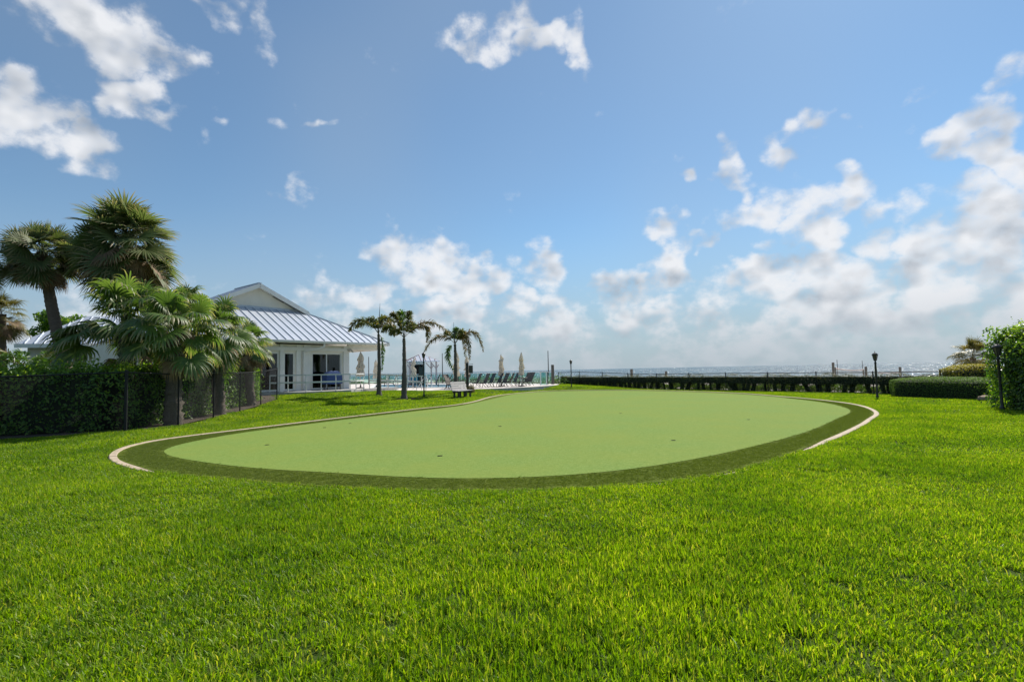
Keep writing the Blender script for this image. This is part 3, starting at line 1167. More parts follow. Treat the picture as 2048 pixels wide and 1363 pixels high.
# sunlit dune plants beyond that hedge
n = 42000
s_, o_ = r_.uniform(-2, 29, n), r_.uniform(.7, 3.6, n)
pz = .02 + .72 * r_.random(n) * (.65 + .35 * np.sin(s_ * 1.7 + o_))
Pd = np.stack([FENCE_A[0] + FENCE_D[0] * s_ + FENCE_N[0] * o_, FENCE_A[1] + FENCE_D[1] * s_ + FENCE_N[1] * o_, pz], 1)
M['dune'] = leafy('dune_leaf', [(.06, .12, .02), (.10, .18, .03), (.17, .24, .045)], .4, (1.5, 1.6, .6), .8, spec=.1)
V, F_ = leaf_cloud(Pd, np.tile([0, 0, 1.0], (n, 1)), .12, r_, asp=.7)
tag(obj('dune_plants', np_mesh('dune_plants', V, F_, M['dune'])), 'sunlit green dune ground cover showing through the gaps of the low hedge', 'ground cover', kind='stuff')

# clipped hedges on the right
def ellipse_hedge(name, label, c, rx, ry, z0, z1, rz, n, size, mat_, seed, power=4.0, jit=.03):
    """clipped mound with rounded-box plan and softly domed top"""
    r = np.random.default_rng(seed)
    root = empty(name, (c[0], c[1], 0), rz, label, 'hedge')
    a = r.uniform(0, 2 * math.pi, n)
    ca, sa = np.cos(a), np.sin(a)
    rad = 1 / (np.abs(ca) ** power + np.abs(sa) ** power) ** (1 / power)
    top = r.random(n) < .48
    rho = np.where(top, np.sqrt(r.random(n)), 1)
    zt = z1 - .16 * (z1 - z0) * rho ** 4
    z = np.where(top, zt, z0 + (z1 - .10 * (z1 - z0) - z0) * r.random(n))
    belly = 1 + .03 * np.sin((z - z0) / (z1 - z0) * math.pi)
    P = np.stack([rx * rad * ca * rho * belly, ry * rad * sa * rho * belly, z], 1)
    N = np.where(top[:, None], np.array([[0, 0, 1.0]]), np.stack([ca / rx, sa / ry, np.zeros(n)], 1) * min(rx, ry))
    P += N * r.normal(0, jit, n)[:, None]
    V, F_ = leaf_cloud(P, N, size, r, asp=.55)
    o = obj('leaves', np_mesh('leaves', V, F_, mat_), root)
    o['kind'] = 'stuff'
    k = 28
    vs, fs = [], []
    for (sc_, zz) in ((.93, z0), (.95, z0 + (z1 - z0) * .5), (.93, z1 - .22 * (z1 - z0)), (.6, z1 - .07 * (z1 - z0)), (.0, z1 - .05 * (z1 - z0))):
        for j in range(k):
            q_ = 2 * math.pi * j / k
            rr = 1 / (abs(math.cos(q_)) ** power + abs(math.sin(q_)) ** power) ** (1 / power)
            vs.append((rx * rr * math.cos(q_) * sc_, ry * rr * math.sin(q_) * sc_, zz))
    for i in range(4):
        for j in range(k):
            fs.append((i * k + j, i * k + (j + 1) % k, (i + 1) * k + (j + 1) % k, (i + 1) * k + j))
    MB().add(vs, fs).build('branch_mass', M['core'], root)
    return root


pA, pB = at(1829, 795), at(1985, 800)
mid = (pA + pB) / 2
ellipse_hedge('clipped_hedge', 'low rounded dark green clipped hedge beside the tall hedge', (mid[0] + .75, mid[1] + .95), 2.35, .95, 0, .90, math.atan2(pB[1] - pA[1], pB[0] - pA[0]), 26000, .05, M['hedge_round'], 3, 5)
NO_GRASS.append(np.array([(pA[0] + .1, pA[1] + .1), (pB[0] + .6, pB[1] + .2), (pB[0] + 3, pB[1] + 3), (pA[0] + .5, pA[1] + 2)]))
gc = atd(1948, 745, 24.9)
ellipse_hedge('golden_hedge', 'yellow-leaved square clipped hedge behind the low dark hedge', (gc[0], gc[1]), 1.12, .8, .0, 1.46, -.25, 12000, .06, M['hedge_gold'], 4, 7)
tA = at(1992, 812)
tall = [(tA[0] + .95, tA[1] + 1.6), (tA[0] + .35, tA[1] - 1.6), (tA[0] + .15, tA[1] - 6.5)]
tall = [(17.35, 17.7), (17.0, 15.2), (17.9, 9.5)]
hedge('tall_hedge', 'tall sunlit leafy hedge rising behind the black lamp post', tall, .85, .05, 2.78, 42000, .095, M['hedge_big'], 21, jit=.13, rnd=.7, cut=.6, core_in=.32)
NO_GRASS.append(np.array([(16.6, 18.7), (16.25, 15.0), (17.2, 9.0), (20, 9), (20, 19)]))


# ------------------------------------------------------------------ palms
def nrmz(v):
    return v / (np.linalg.norm(v) + 1e-9)


def fan_leaf_mesh(name, elev, R_, nseg, spread, split, droop, pet, mat_, seed, sag=.25, wind=0.0, rag=.12):
    """one palmate leaf: stalk, pleated segments, tips hanging by their weight"""
    r = np.random.default_rng(seed)
    V, F_, T_ = [], [], [0.0] * 15
    d = np.array([math.cos(elev), 0, math.sin(elev)])
    pts = []
    for t in np.linspace(0, 1, 5):
        pts.append(d * pet * t + np.array([0, 0, -sag * pet * t * t * max(.15, math.cos(elev))]))
    for i in range(5):
        w = .022 * (1 - .45 * i / 4)
        for s_ in ((0, w, 0), (0, -w, 0), (0, 0, -w * .8)):
            V.append(pts[i] + np.array(s_))
    for i in range(4):
        for j in range(3):
            F_.append((i * 3 + j, i * 3 + (j + 1) % 3, (i + 1) * 3 + (j + 1) % 3, (i + 1) * 3 + j))
    P0 = pts[-1]
    a = nrmz(pts[-1] - pts[-2])
    a = nrmz(a + np.array([0, 0, -.20]))
    b = np.array([0, 1.0, 0])
    nv = nrmz(np.cross(a, b))
    if nv[2] < 0:
        nv = -nv
    dphi = spread / nseg
    ts = np.array([0, .22, .45, .68, .86, 1.0])
    for k in range(nseg):
        ph = -spread / 2 + (k + .5) * dphi + r.normal(0, dphi * .12)
        v = nrmz(math.cos(ph) * a + math.sin(ph) * b + nv * (.10 + .16 * abs(math.sin(ph))))
        L = R_ * (.72 + .28 * math.cos(ph * .55)) * r.uniform(1 - rag, 1.0)
        lat = nrmz(-math.sin(ph) * a + math.cos(ph) * b)
        base = len(V)
        dr = droop * r.uniform(.75, 1.3)
        pos = P0.copy()
        dirv = v.copy()
        for i, t in enumerate(ts):
            if i:
                stp = (ts[i] - ts[i - 1]) * L
                g = dr * max(0, t - split * .55) * 1.9
                dirv = nrmz(dirv + np.array([wind * g, 0, -g]))
                pos = pos + dirv * stp
            if t <= split:
                w = L * math.tan(dphi / 2) * t * 1.02 + .004
            else:
                w = L * math.tan(dphi / 2) * split * 1.0 * (1 - ((t - split) / (1 - split)) ** 1.4) + .002
            ridge = nv * (w * .55 * (1 if k % 2 else 1))
            V += [pos - lat * w, pos + ridge, pos + lat * w]
            T_ += [t, t, t]
        for i in range(len(ts) - 1):
            o_ = base + i * 3
            F_ += [(o_, o_ + 1, o_ + 4, o_ + 3), (o_ + 1, o_ + 2, o_ + 5, o_ + 4)]
    me = np_mesh(name, np.array(V), np.array(F_), mat_)
    me.attributes.new('tip', 'FLOAT', 'POINT').data.foreach_set('value', np.array(T_, np.float32))
    return me


def leaf_set(name, elevs, nvar, mat_, **kw):
    out = {}
    for e in elevs:
        out[e] = [fan_leaf_mesh(name, R(e), mat_=mat_, seed=hash((name, e, v)) % 99991 if False else int(abs(e) * 31 + v * 7 + len(name)), **kw) for v in range(nvar)]
    return out


FAN = leaf_set('leaf', (80, 62, 45, 28, 10, -12, -35), 2, M['fan'], R_=1.0, nseg=30, spread=R(250), split=.56, droop=.62, pet=1.15)
FAN_DRY = leaf_set('leaf', (-20, -48, -68), 2, M['dry'], R_=.85, nseg=24, spread=R(200), split=.5, droop=.9, pet=.95)
SAB = leaf_set('leaf', (80, 62, 45, 28, 10, -12, -35), 2, M['sabal'], R_=1.0, nseg=28, spread=R(240), split=.46, droop=.14, pet=1.0, rag=.22)
SAB_DRY = leaf_set('leaf', (-5, -25, -48, -68), 2, M['dry'], R_=.95, nseg=24, spread=R(200), split=.42, droop=.4, pet=.95)
GOLD = leaf_set('leaf', (80, 55, 30, 5, -25, -50), 2, M['gold_palm'], R_=1.0, nseg=30, spread=R(235), split=.34, droop=.40, pet=1.0)


def pick_leaf(sets, e):
    k = min(sets, key=lambda q_: abs(q_ - e))
    return sets[k][random.randrange(len(sets[k]))]


def trunk_tube(pts, rads, m, parent, n=14, ringy=.0, seed=0):
    r = np.random.default_rng(seed)
    pts = np.asarray(pts, float)
    L = np.concatenate([[0], np.cumsum(np.linalg.norm(np.diff(pts, axis=0), axis=1))])
    k = max(6, int(L[-1] / .09))
    s_ = np.linspace(0, L[-1], k)
    # smooth path
    Q = np.stack([np.interp(s_, L, pts[:, i]) for i in range(3)], 1)
    for _ in range(max(3, k // 6)):
        Q[1:-1] = .25 * Q[:-2] + .5 * Q[1:-1] + .25 * Q[2:]
    rr = np.interp(s_, L, rads) * (1 + ringy * np.where(np.arange(k) % 2, 1, -1) + r.normal(0, ringy * .6, k))
    tb_ = MB().tube(Q, list(rr), n)
    jv = np.array(tb_.v) + r.normal(0, ringy * .8 * np.mean(rads), (len(tb_.v), 3))
    tb_.v = [tuple(v) for v in jv]
    return tb_.build('trunk', m, parent, smooth=True), Q


def fan_palm(name, label, base, top, rads, crown_scale, live, dead, tm, seed, group=None, skirt=0, emin=-38, nlive=44, ndead=10, boots=0, cat='palm tree', lean=(0, 0), roll=.28):
    random.seed(seed)
    r = np.random.default_rng(seed)
    base, top = np.asarray(base, float), np.asarray(top, float)
    root = empty(name, base, 0, label, cat, group)
    mids = [(0, 0, -.1), tuple((top - base) * .33 + np.array([lean[0] * .5, lean[1] * .5, 0])), tuple((top - base) * .68 + np.array([lean[0], lean[1], 0])), tuple(top - base)]
    tr, Q = trunk_tube(mids, rads, tm, root, ringy=.09 if boots else .04, seed=seed)
    c = top - base
    crown = empty('crown', c)
    crown.parent = root
    ga = 2.39996
    for i in range(nlive):
        f = (i + .5) / nlive
        e = 84 - (84 - emin) * f ** 1.05 + r.normal(0, 5)
        me = pick_leaf(live, e)
        o = bpy.data.objects.new('leaf', me)
        sc_ = crown_scale * r.uniform(.66, 1.12) * (.72 + .28 * min(1, f * 2.2))
        o.scale = (sc_, sc_, sc_)
        o.location = (0, 0, (.5 - f) * .55 * crown_scale)
        o.rotation_euler = (r.normal(0, roll), r.normal(0, .12), i * ga + r.normal(0, .25))
        link(o, crown)
    for i in range(ndead):
        e = r.choice([-5, -20, -48, -48, -68])
        o = bpy.data.objects.new('leaf', pick_leaf(dead, e))
        sc_ = crown_scale * r.uniform(.75, 1.0)
        o.scale = (sc_, sc_, sc_)
        o.location = (0, 0, -.25 * crown_scale)
        o.rotation_euler = (r.normal(0, .12), 0, i * ga + r.normal(0, .3))
        link(o, crown)
    if boots:
        # old leaf bases round the upper trunk
        mb = MB()
        for i in range(boots):
            t = .55 + .43 * (i / boots)
            q_ = Q[int(t * (len(Q) - 1))]
            an = i * ga
            rad_ = np.interp(t, [0, .33, .68, 1], rads)
            d = np.array([math.cos(an), math.sin(an), 0])
            p0 = q_ + d * rad_ * .8
            mb.bar(p0, p0 + d * .11 + np.array([0, 0, .20]), .09, .03, up=d)
        mb.build('leaf_bases', M['boot'], root)
    return root


# tall sabal palms at the left
fan_palm('sabal_palm', 'tallest sabal palm with a big shaggy crown and brown skirt', (*atd(252, 850, 21.0)[:2], .03), atd(254, 485, 21.0), [.24, .20, .19, .2], 1.22, SAB, SAB_DRY, M['trunk_sabal'], 1, nlive=110, ndead=44, emin=-58, roll=.6)
fan_palm('sabal_palm', 'leaning sabal palm with bare brown trunk and smaller crown', (*atd(152, 850, 20.5)[:2], .03), atd(84, 505, 20.5), [.24, .21, .19, .18], .86, SAB, SAB_DRY, M['trunk_sabal'], 2, nlive=84, ndead=22, roll=.6, emin=-45, lean=(-.05, 0))
fan_palm('sabal_palm', 'sabal palm cut off by the frame edge with drooping brown fronds', (*atd(-70, 850, 19)[:2], .03), atd(-52, 520, 19), [.24, .20, .19, .18], .72, SAB, SAB_DRY, M['trunk_sabal'], 3, nlive=40, ndead=14, emin=-45)
fan_palm('sabal_palm', 'short yellowing sabal palm at the frame edge above the hedge', (*atd(0, 850, 23)[:2], .03), atd(2, 628, 23), [.24, .20, .19, .18], .68, GOLD, SAB_DRY, M['trunk_sabal'], 4, nlive=40, ndead=14, emin=-50)
# fan palms just behind the fence
fan_palm('fan_palm', 'broad green fan palm on a thick dark trunk behind the fence post', (*atd(345, 850, 17.9)[:2], .03), atd(352, 668, 17.9), [.30, .26, .24, .24], 1.00, FAN, FAN_DRY, M['trunk_dark'], 5, nlive=36, ndead=4, emin=-16, boots=60)
fan_palm('fan_palm', 'green fan palm with fronds crossing the leaning trunk', (*atd(262, 850, 18.6)[:2], .03), atd(250, 655, 18.6), [.27, .24, .23, .23], 1.15, FAN, FAN_DRY, M['trunk_dark'], 6, nlive=34, ndead=2, emin=-10, boots=60)
fan_palm('fan_palm', 'fan palm with browning fronds against the white metal roof', (*atd(440, 836, 22.0)[:2], .03), atd(428, 668, 22.0), [.26, .23, .22, .22], 1.02, FAN, FAN_DRY, M['trunk_dark'], 8, nlive=36, ndead=10, emin=-30, boots=40)
fan_palm('fan_palm', 'smallest fan palm with drooping dry fronds at the fence end', (*atd(502, 812, 27.0)[:2], .2), atd(494, 690, 27.0), [.24, .21, .2, .2], .86, FAN, FAN_DRY, M['trunk_dark'], 9, nlive=26, ndead=14, emin=-38, boots=30)
fan_palm('fan_palm', 'fan palm with one raised frond beside the gable roof', (*atd(372, 840, 20.6)[:2], .05), atd(362, 625, 20.6), [.25, .22, .2, .2], .82, FAN, FAN_DRY, M['trunk_dark'], 10, nlive=24, ndead=3, emin=0, boots=30)
# far palm on the beach side, right
pf = atd(1946, 722, 36)
fan_palm('fan_palm', 'brownish fan palm peeping over the golden hedge', (pf[0], pf[1], 0), (pf[0], pf[1], 1.9), [.2, .18, .17, .17], .95, GOLD, SAB_DRY, M['trunk_sabal'], 12, nlive=46, ndead=12, emin=-14)


def frond(curve, width, nl, mat_, seed, parent, droop=.5, name='frond', thick=.022):
    """feather frond along a 3-D curve: stalk and leaflets"""
    r = np.random.default_rng(seed)
    C = np.asarray(curve, float)
    # quadratic/cubic Bezier through control points
    ts = np.linspace(0, 1, 40)
    if len(C) == 3:
        B = np.outer((1 - ts) ** 2, C[0]) + np.outer(2 * ts * (1 - ts), C[1]) + np.outer(ts ** 2, C[2])
    else:
        B = np.outer((1 - ts) ** 3, C[0]) + np.outer(3 * ts * (1 - ts) ** 2, C[1]) + np.outer(3 * ts ** 2 * (1 - ts), C[2]) + np.outer(ts ** 3, C[3])
    V, F_ = [], []
    rad = np.linspace(thick, .004, 40)
    for i in range(0, 40, 3):
        for s_ in ((1, 0, 0), (-.5, .87, 0), (-.5, -.87, 0)):
            V.append(B[i] + np.array([s_[0], s_[1], s_[0] * .5]) * rad[i])
    m_ = len(range(0, 40, 3))
    for i in range(m_ - 1):
        for j in range(3):
            F_.append((i * 3 + j, i * 3 + (j + 1) % 3, (i + 1) * 3 + (j + 1) % 3, (i + 1) * 3 + j))
    for k in range(nl):
        t = .14 + .86 * (k + r.random()) / nl
        i = min(int(t * 39), 38)
        f = t * 39 - i
        p = B[i] * (1 - f) + B[i + 1] * f
        tan = nrmz(B[i + 1] - B[i])
        side = nrmz(np.cross(tan, np.array([0, 0, 1.0])) + 1e-6)
        up = np.cross(side, tan)
        ang = r.uniform(0, 2 * math.pi) if r.random() < .55 else (0 if k % 2 else math.pi)
        outv = side * math.cos(ang) + up * math.sin(ang)
        L = width * (math.sin(math.pi * min(1, .12 + t * .86)) ** .55) * r.uniform(.7, 1.1)
        d = nrmz(outv * .85 + tan * .62)
        p1 = p + d * L * .5 + np.array([0, 0, -droop * L * .12])
        p2 = p + d * L * .9 + np.array([0, 0, -droop * L * .55])
        wv = nrmz(np.cross(d, r.normal(0, 1, 3))) * .023
        b0 = len(V)
        V += [p - wv * .5, p + wv * .5, p1 + wv, p1 - wv, p2 + wv * .15, p2 - wv * .15]
        F_ += [(b0, b0 + 1, b0 + 2, b0 + 3), (b0 + 3, b0 + 2, b0 + 4, b0 + 5)]
    me = np_mesh(name, np.array(V), np.array(F_), mat_)
    return obj(name, me, parent)


def feather_palm(label, bpx, cpx, fronds, rb, rt, seed, spear=None):
    """bpx: trunk foot in the photo; cpx: crown point; fronds: list of (px controls, depth offset, width, leaflets, material)"""
    b = at(*bpx)
    Y = b[1]
    root = empty('feather_palm', b, 0, label, 'palm tree', 'young palms on the lawn')
    c = atd(cpx[0], cpx[1], Y) - b
    trunk_tube([(0, 0, -.1), (0, 0, .25), tuple(c * .5 + np.array([.03, 0, 0])), tuple(c)], [rb * 1.5, rb, (rb + rt) / 2, rt], M['trunk_grey'], root, ringy=.045, seed=seed)
    crown = empty('crown', c)
    crown.parent = root
    for i, (ctrl, dy, wd, nl, mt) in enumerate(fronds):
        pts = []
        for j, (px, py) in enumerate(ctrl):
            p = atd(px, py, Y + dy * j / (len(ctrl) - 1)) - b - c
            pts.append(p)
        pts[0] = np.array([0, 0, 0])
        frond(pts, wd * 1.2, int(nl * 1.5), mt, seed * 20 + i, crown)
    if spear:
        p = atd(spear[0], spear[1], Y) - b - c
        MB().tube([(0, 0, 0), p * .5, p], [.05, .028, .008], 6).build('spear_leaf', M['trunk_grey'], crown)
    return root


FE, FG, FB = M['feather'], M['feather_g'], M['feather_b']
feather_palm('slim young palm closest to the clubhouse with one hanging frond', (758, 790), (757, 668), [
    ([(757, 666), (735, 632), (712, 628), (697, 662)], -.3, .42, 190, FE), ([(757, 666), (742, 640), (728, 636), (712, 655)], .9, .40, 170, FE),
    ([(757, 666), (756, 636), (768, 622), (800, 650)], .6, .42, 180, FE), ([(757, 666), (750, 640), (748, 630), (735, 640)], -1.2, .38, 150, FE),
    ([(757, 666), (765, 640), (785, 632), (790, 672)], -.8, .4, 160, FB), ([(758, 672), (770, 676), (766, 705), (764, 742)], .1, .20, 120, FG),
    ([(757, 666), (755, 640), (760, 628), (772, 634)], 1.0, .36, 140, FE)], .15, .075, 31, spear=(760, 606))
feather_palm('middle young palm with a long frond arching over the lamp', (808, 798), (808, 676), [
    ([(808, 674), (800, 640), (790, 622), (782, 628)], -.4, .44, 200, FE), ([(808, 674), (806, 640), (806, 618), (798, 624)], .6, .44, 190, FG),
    ([(808, 674), (816, 648), (822, 626), (818, 622)], -.3, .40, 170, FE), ([(808, 674), (790, 655), (778, 640), (764, 664)], .5, .42, 180, FE),
    ([(808, 674), (828, 652), (855, 620), (900, 668)], -.2, .36, 210, FB), ([(808, 674), (835, 645), (868, 636), (853, 684)], .6, .34, 190, FB),
    ([(808, 674), (825, 645), (828, 640), (823, 655)], -1.2, .36, 140, FE), ([(808, 674), (795, 655), (785, 650), (782, 670)], -1.3, .36, 150, FE)], .17, .085, 32, spear=(808, 620))
feather_palm('young palm behind the bench with brown drooping fronds', (911, 786), (910, 688), [
    ([(910, 686), (895, 668), (868, 660), (848, 704)], -.2, .34, 200, FB), ([(910, 686), (925, 664), (955, 640), (967, 702)], .3, .36, 200, FB),
    ([(910, 686), (922, 660), (940, 650), (939, 720)], -.4, .34, 190, FB), ([(910, 686), (924, 664), (932, 662), (930, 713)], .9, .30, 160, FB),
    ([(910, 686), (908, 665), (911, 654), (914, 658)], .2, .36, 160, FG), ([(910, 686), (893, 690), (888, 715), (912, 744)], .1, .34, 190, FG),
    ([(910, 686), (900, 660), (895, 655), (890, 672)], .8, .34, 150, FE), ([(910, 686), (918, 665), (926, 655), (922, 664)], -.9, .34, 150, FE)], .14, .08, 33, spear=(907, 644))

# mulch ring of fallen matter at the foot of the middle palm
pm = at(812, 799)
mb = MB()
for i in range(26):
    a_, rr_ = rng.uniform(0, 6.28), rng.uniform(.25, .75)
    mb.box((math.cos(a_) * rr_ * 1.1, math.sin(a_) * rr_ * .7, .03 + rng.uniform(0, .04)), (rng.uniform(.06, .22), .05, .05), Matrix.Rotation(rng.uniform(0, 3), 3, 'Z'))
mr = mb.build('mulch_ring', M['mulch'])
mr.location = tuple(pm)
tag(mr, 'dark mulch scattered at the foot of the middle young palm', 'mulch', kind='stuff')

# little feather palm and broad-leaved tree at the left edge
bpos = np.array([*atd(62, 850, 21.5)[:2], .05])
ar = empty('areca_palm', bpos, 0, 'bushy green feather palm behind the hedge at the frame edge', 'palm tree')
MB().tube([(0, 0, 0), (.05, 0, .7), (0, 0, 1.5)], [.10, .08, .07], 8).build('trunk', M['trunk_grey'], ar, True)
acr = empty('crown', (0, 0, 1.5))
acr.parent = ar
for i in range(15):
    an = i * 2.4
    ln = rng.uniform(1.2, 1.7)
    d = np.array([math.cos(an), math.sin(an), 0])
    hh = rng.uniform(.8, 1.7) if i % 3 else 1.9
    frond([(0, 0, 0), d * ln * .35 + np.array([0, 0, hh * .8]), d * ln * .8 + np.array([0, 0, hh]), d * ln * 1.1 + np.array([0, 0, hh * .25])], .36, 120, M['feather_g'] if i % 4 else M['gold_palm'], 700 + i, acr)


def leafy_tree(name, label, base, crown_c, rx, ry, rz, n, size, mat_, seed, clumps=26, cat='tree'):
    r = np.random.default_rng(seed)
    base, crown_c = np.asarray(base, float), np.asarray(crown_c, float)
    root = empty(name, base, 0, label, cat)
    mb = MB()
    cc = crown_c - base
    mb.tube([(0, 0, -.1), cc * .35 + np.array([.05, 0, 0]), cc * .8], [.16, .13, .09], 9)
    cl = []
    for i in range(clumps):
        v = r.normal(0, 1, 3)
        v = v / np.linalg.norm(v) * r.uniform(.35, .95)
        p = cc + v * np.array([rx, ry, rz])
        cl.append(p)
        mb.tube([cc * .6, (cc * .6 + p) / 2 + np.array([0, 0, .05]), p], [.05, .03, .012], 5)
    mb.build('trunk', M['twig'], root, True)
    k = r.integers(0, clumps, n)
    v = r.normal(0, 1, (n, 3))
    v /= np.linalg.norm(v, axis=1)[:, None]
    P_ = np.array(cl)[k] + v * np.array([rx, ry, rz]) * .34 * r.uniform(.55, 1.05, n)[:, None]
    V, F_ = leaf_cloud(P_, v, size, r, asp=.75)
    o = obj('crown', np_mesh('crown', V, F_, mat_), root)
    return root


leafy_tree('broadleaf_tree', 'round-leaved green tree behind the leaning palm trunk', (*atd(130, 850, 41)[:2], .1), atd(130, 660, 41), 2.6, 1.8, 1.5, 7000, .22, M['hedge_big'], 55)


# ------------------------------------------------------------------ clubhouse
HA = R(38)
UX, UY = math.sin(HA), math.cos(HA)
U = np.array([UX, UY, 0])           # along the facade, away from the camera
NN = np.array([UY, -UX, 0])         # out of the facade
ZU = np.array([0, 0, 1.0])
C0 = np.array([-12.1, 37.8, 0])     # corner of the glazed facade
HM = np.stack([U, NN, ZU], 1)
FLOOR = .58


def hp(s, o, z):
    """house point: s along the facade from the corner, o out of the wall, z up"""
    return C0 + U * s + NN * o + ZU * z


house = empty('clubhouse', tuple(C0 + ZU * .4), 0, 'white clubhouse with standing-seam metal roof and gable', 'building')
house_off = C0 + ZU * .4


class HB(MB):
    def hbox(s, s0, s1, o0, o1, z0, z1):
        return s.box(hp((s0 + s1) / 2, (o0 + o1) / 2, (z0 + z1) / 2) - house_off, (abs(s1 - s0), abs(o1 - o0), abs(z1 - z0)), HM)

    def hplate(s, pts, t):
        return s.plate([hp(*p) - house_off for p in pts], t)

    def hbar(s, a, b, w, h=None, up=(0, 0, 1)):
        return s.bar(hp(*a) - house_off, hp(*b) - house_off, w, h, up)


S_L = -13.6                         # far left end of the facade
DEPTH = -11.0
WALL_T, EAVE_Z = 3.72, 3.98
# walls: facade in pieces round the openings, plus the other three sides
openings = [(-2.95, -.55, FLOOR + .03, FLOOR + 2.62), (-4.95, -4.15, FLOOR + .03, FLOOR + 2.62), (-6.9, -5.25, FLOOR + .03, FLOOR + 2.62), (-10.2, -8.2, FLOOR + .9, FLOOR + 2.4)]
w = HB()
edges = sorted(openings)
cur = S_L
for (a, b, z0, z1) in edges:
    w.hbox(cur, a, -.2, 0, .1, WALL_T)
    w.hbox(a, b, -.2, 0, z1, WALL_T)
    if z0 > FLOOR + .1:
        w.hbox(a, b, -.2, 0, .1, z0)
    cur = b
w.hbox(cur, 0, -.2, 0, .1, WALL_T)
w.hbox(-.2, 0, DEPTH, -.2, .1, WALL_T)
w.hbox(S_L, S_L + .2, DEPTH, -.2, .1, WALL_T)
w.hbox(S_L + .2, -.2, DEPTH, DEPTH + .2, .1, WALL_T)
w.build('wall', M['wall'], house)
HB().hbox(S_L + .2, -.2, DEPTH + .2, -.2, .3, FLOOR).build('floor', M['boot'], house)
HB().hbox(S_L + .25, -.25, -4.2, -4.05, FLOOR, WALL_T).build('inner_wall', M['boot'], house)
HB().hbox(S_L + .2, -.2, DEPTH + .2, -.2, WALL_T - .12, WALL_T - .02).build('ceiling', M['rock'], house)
# pilasters and trim on the facade
HB().hbox(-.46, .03, 0, .06, FLOOR - .1, WALL_T).build('pilaster', M['white'], house)
HB().hbox(-3.55, -3.05, 0, .05, FLOOR - .1, WALL_T).build('pilaster', M['white'], house)
HB().hbox(-4.08, -3.75, 0, .05, FLOOR - .1, WALL_T).build('pilaster', M['white'], house)
HB().hbox(-5.22, -4.98, 0, .07, FLOOR - .1, WALL_T).build('pilaster', M['white'], house)
HB().hbox(S_L, .06, .0, .10, FLOOR + 2.72, FLOOR + 2.95).build('lintel_band', M['white'], house)


def sliding(s0, s1, z0, z1, leaves_):
    fr = HB()
    t = .06
    fr.hbox(s0, s0 + t, -.14, -.02, z0, z1).hbox(s1 - t, s1, -.14, -.02, z0, z1).hbox(s0 + t, s1 - t, -.14, -.02, z1 - t, z1).hbox(s0 + t, s1 - t, -.14, -.02, z0, z0 + t)
    d = fr.build('sliding_door' if leaves_ > 1 else 'window', M['white'], house)
    wd = (s1 - s0 - 2 * t) / leaves_
    for i in range(leaves_):
        a = s0 + t + i * wd
        o = -.06 - .045 * (i % 2)
        sa = HB().hbox(a, a + .055, o - .02, o + .02, z0 + t, z1 - t).hbox(a + wd - .055, a + wd, o - .02, o + .02, z0 + t, z1 - t)
        sa.hbox(a + .055, a + wd - .055, o - .02, o + .02, z1 - t - .055, z1 - t).hbox(a + .055, a + wd - .055, o - .02, o + .02, z0 + t, z0 + t + .07)
        sa.build('sash', M['white'], d)
        HB().hbox(a + .055, a + wd - .055, o - .005, o + .005, z0 + t + .07, z1 - t - .055).build('pane', M['pane'], d)
    return d


sliding(-2.95, -.55, FLOOR + .03, FLOOR + 2.62, 2)
sliding(-4.95, -4.15, FLOOR + .03, FLOOR + 2.62, 1)
sliding(-6.9, -5.25, FLOOR + .03, FLOOR + 2.62, 1)
sliding(-10.2, -8.2, FLOOR + .9, FLOOR + 2.4, 2)
# drawn curtains inside
for (a, b, mt) in ((-1.35, -.6, M['shade']), (-4.45, -4.2, M['beige'])):
    cb = HB()
    k = int((b - a) / .09)
    for i in range(k):
        cb.hbox(a + i * .09, a + i * .09 + .085, -.42 - .04 * (i % 2), -.36 - .04 * (i % 2), FLOOR + .05, FLOOR + 2.5)
    cb.build('curtain', mt, house)

# roof: skirt with hips, gable above
ES0, ES1 = S_L - .6 - 3.3 + 3.3, 3.29          # eave line ends along the facade
EO = .62                                       # eave overhang out of the wall
RUN, RISE = 4.66, 2.52
ZT = EAVE_Z + RISE
OB = DEPTH - .62                               # back eave
HALF = 3.45
GS1 = ES1 - RUN
GS0 = GS1 - 2 * HALF
ES0 = GS0 - RUN
PITCHES = .56


def roof_strip(parent, a0, a1, b0, b1):
    """panel between bottom edge a0-a1 and top edge b0-b1 (house coords)"""
    HB().hplate([a0, a1, b1, b0], .03).build('roof_panel', M['roof'], parent)


roof = HB().hplate([(ES0 + .05, EO - .05, EAVE_Z - .06), (ES1 - .05, EO - .05, EAVE_Z - .06), (ES1 - .05, OB + .05, EAVE_Z - .06), (ES0 + .05, OB + .05, EAVE_Z - .06)], .02).build('roof', M['white'], house)


def skirt(s_of, n_tot, to_pt):
    """s_of: length along the eave; panels with seams, cut by the hips"""
    k = int(round(n_tot / PITCHES))
    st = n_tot / k
    for i in range(k):
        x0, x1 = i * st, (i + 1) * st
        t0, t1 = min(1, x0 / RUN, 1e9), 0
        def top(x):
            return min(1.0, x / RUN, (n_tot - x) / RUN)
        f0, f1 = top(x0), top(x1)
        pts = [to_pt(x0, 0), to_pt(x1, 0)]
        if f1 > 1e-4:
            pts.append(to_pt(x1, f1))
        if f0 > 1e-4:
            pts.append(to_pt(x0, f0))
        HB().hplate(pts, .03).build('roof_panel', M['roof'], roof)
        if i and f0 > .04:
            a, b = np.array(to_pt(x0, 0)), np.array(to_pt(x0, f0))
            a[2] += .03
            b[2] += .03
            HB().hbar(a, b, .032, .06).build('seam', M['seam'], roof)


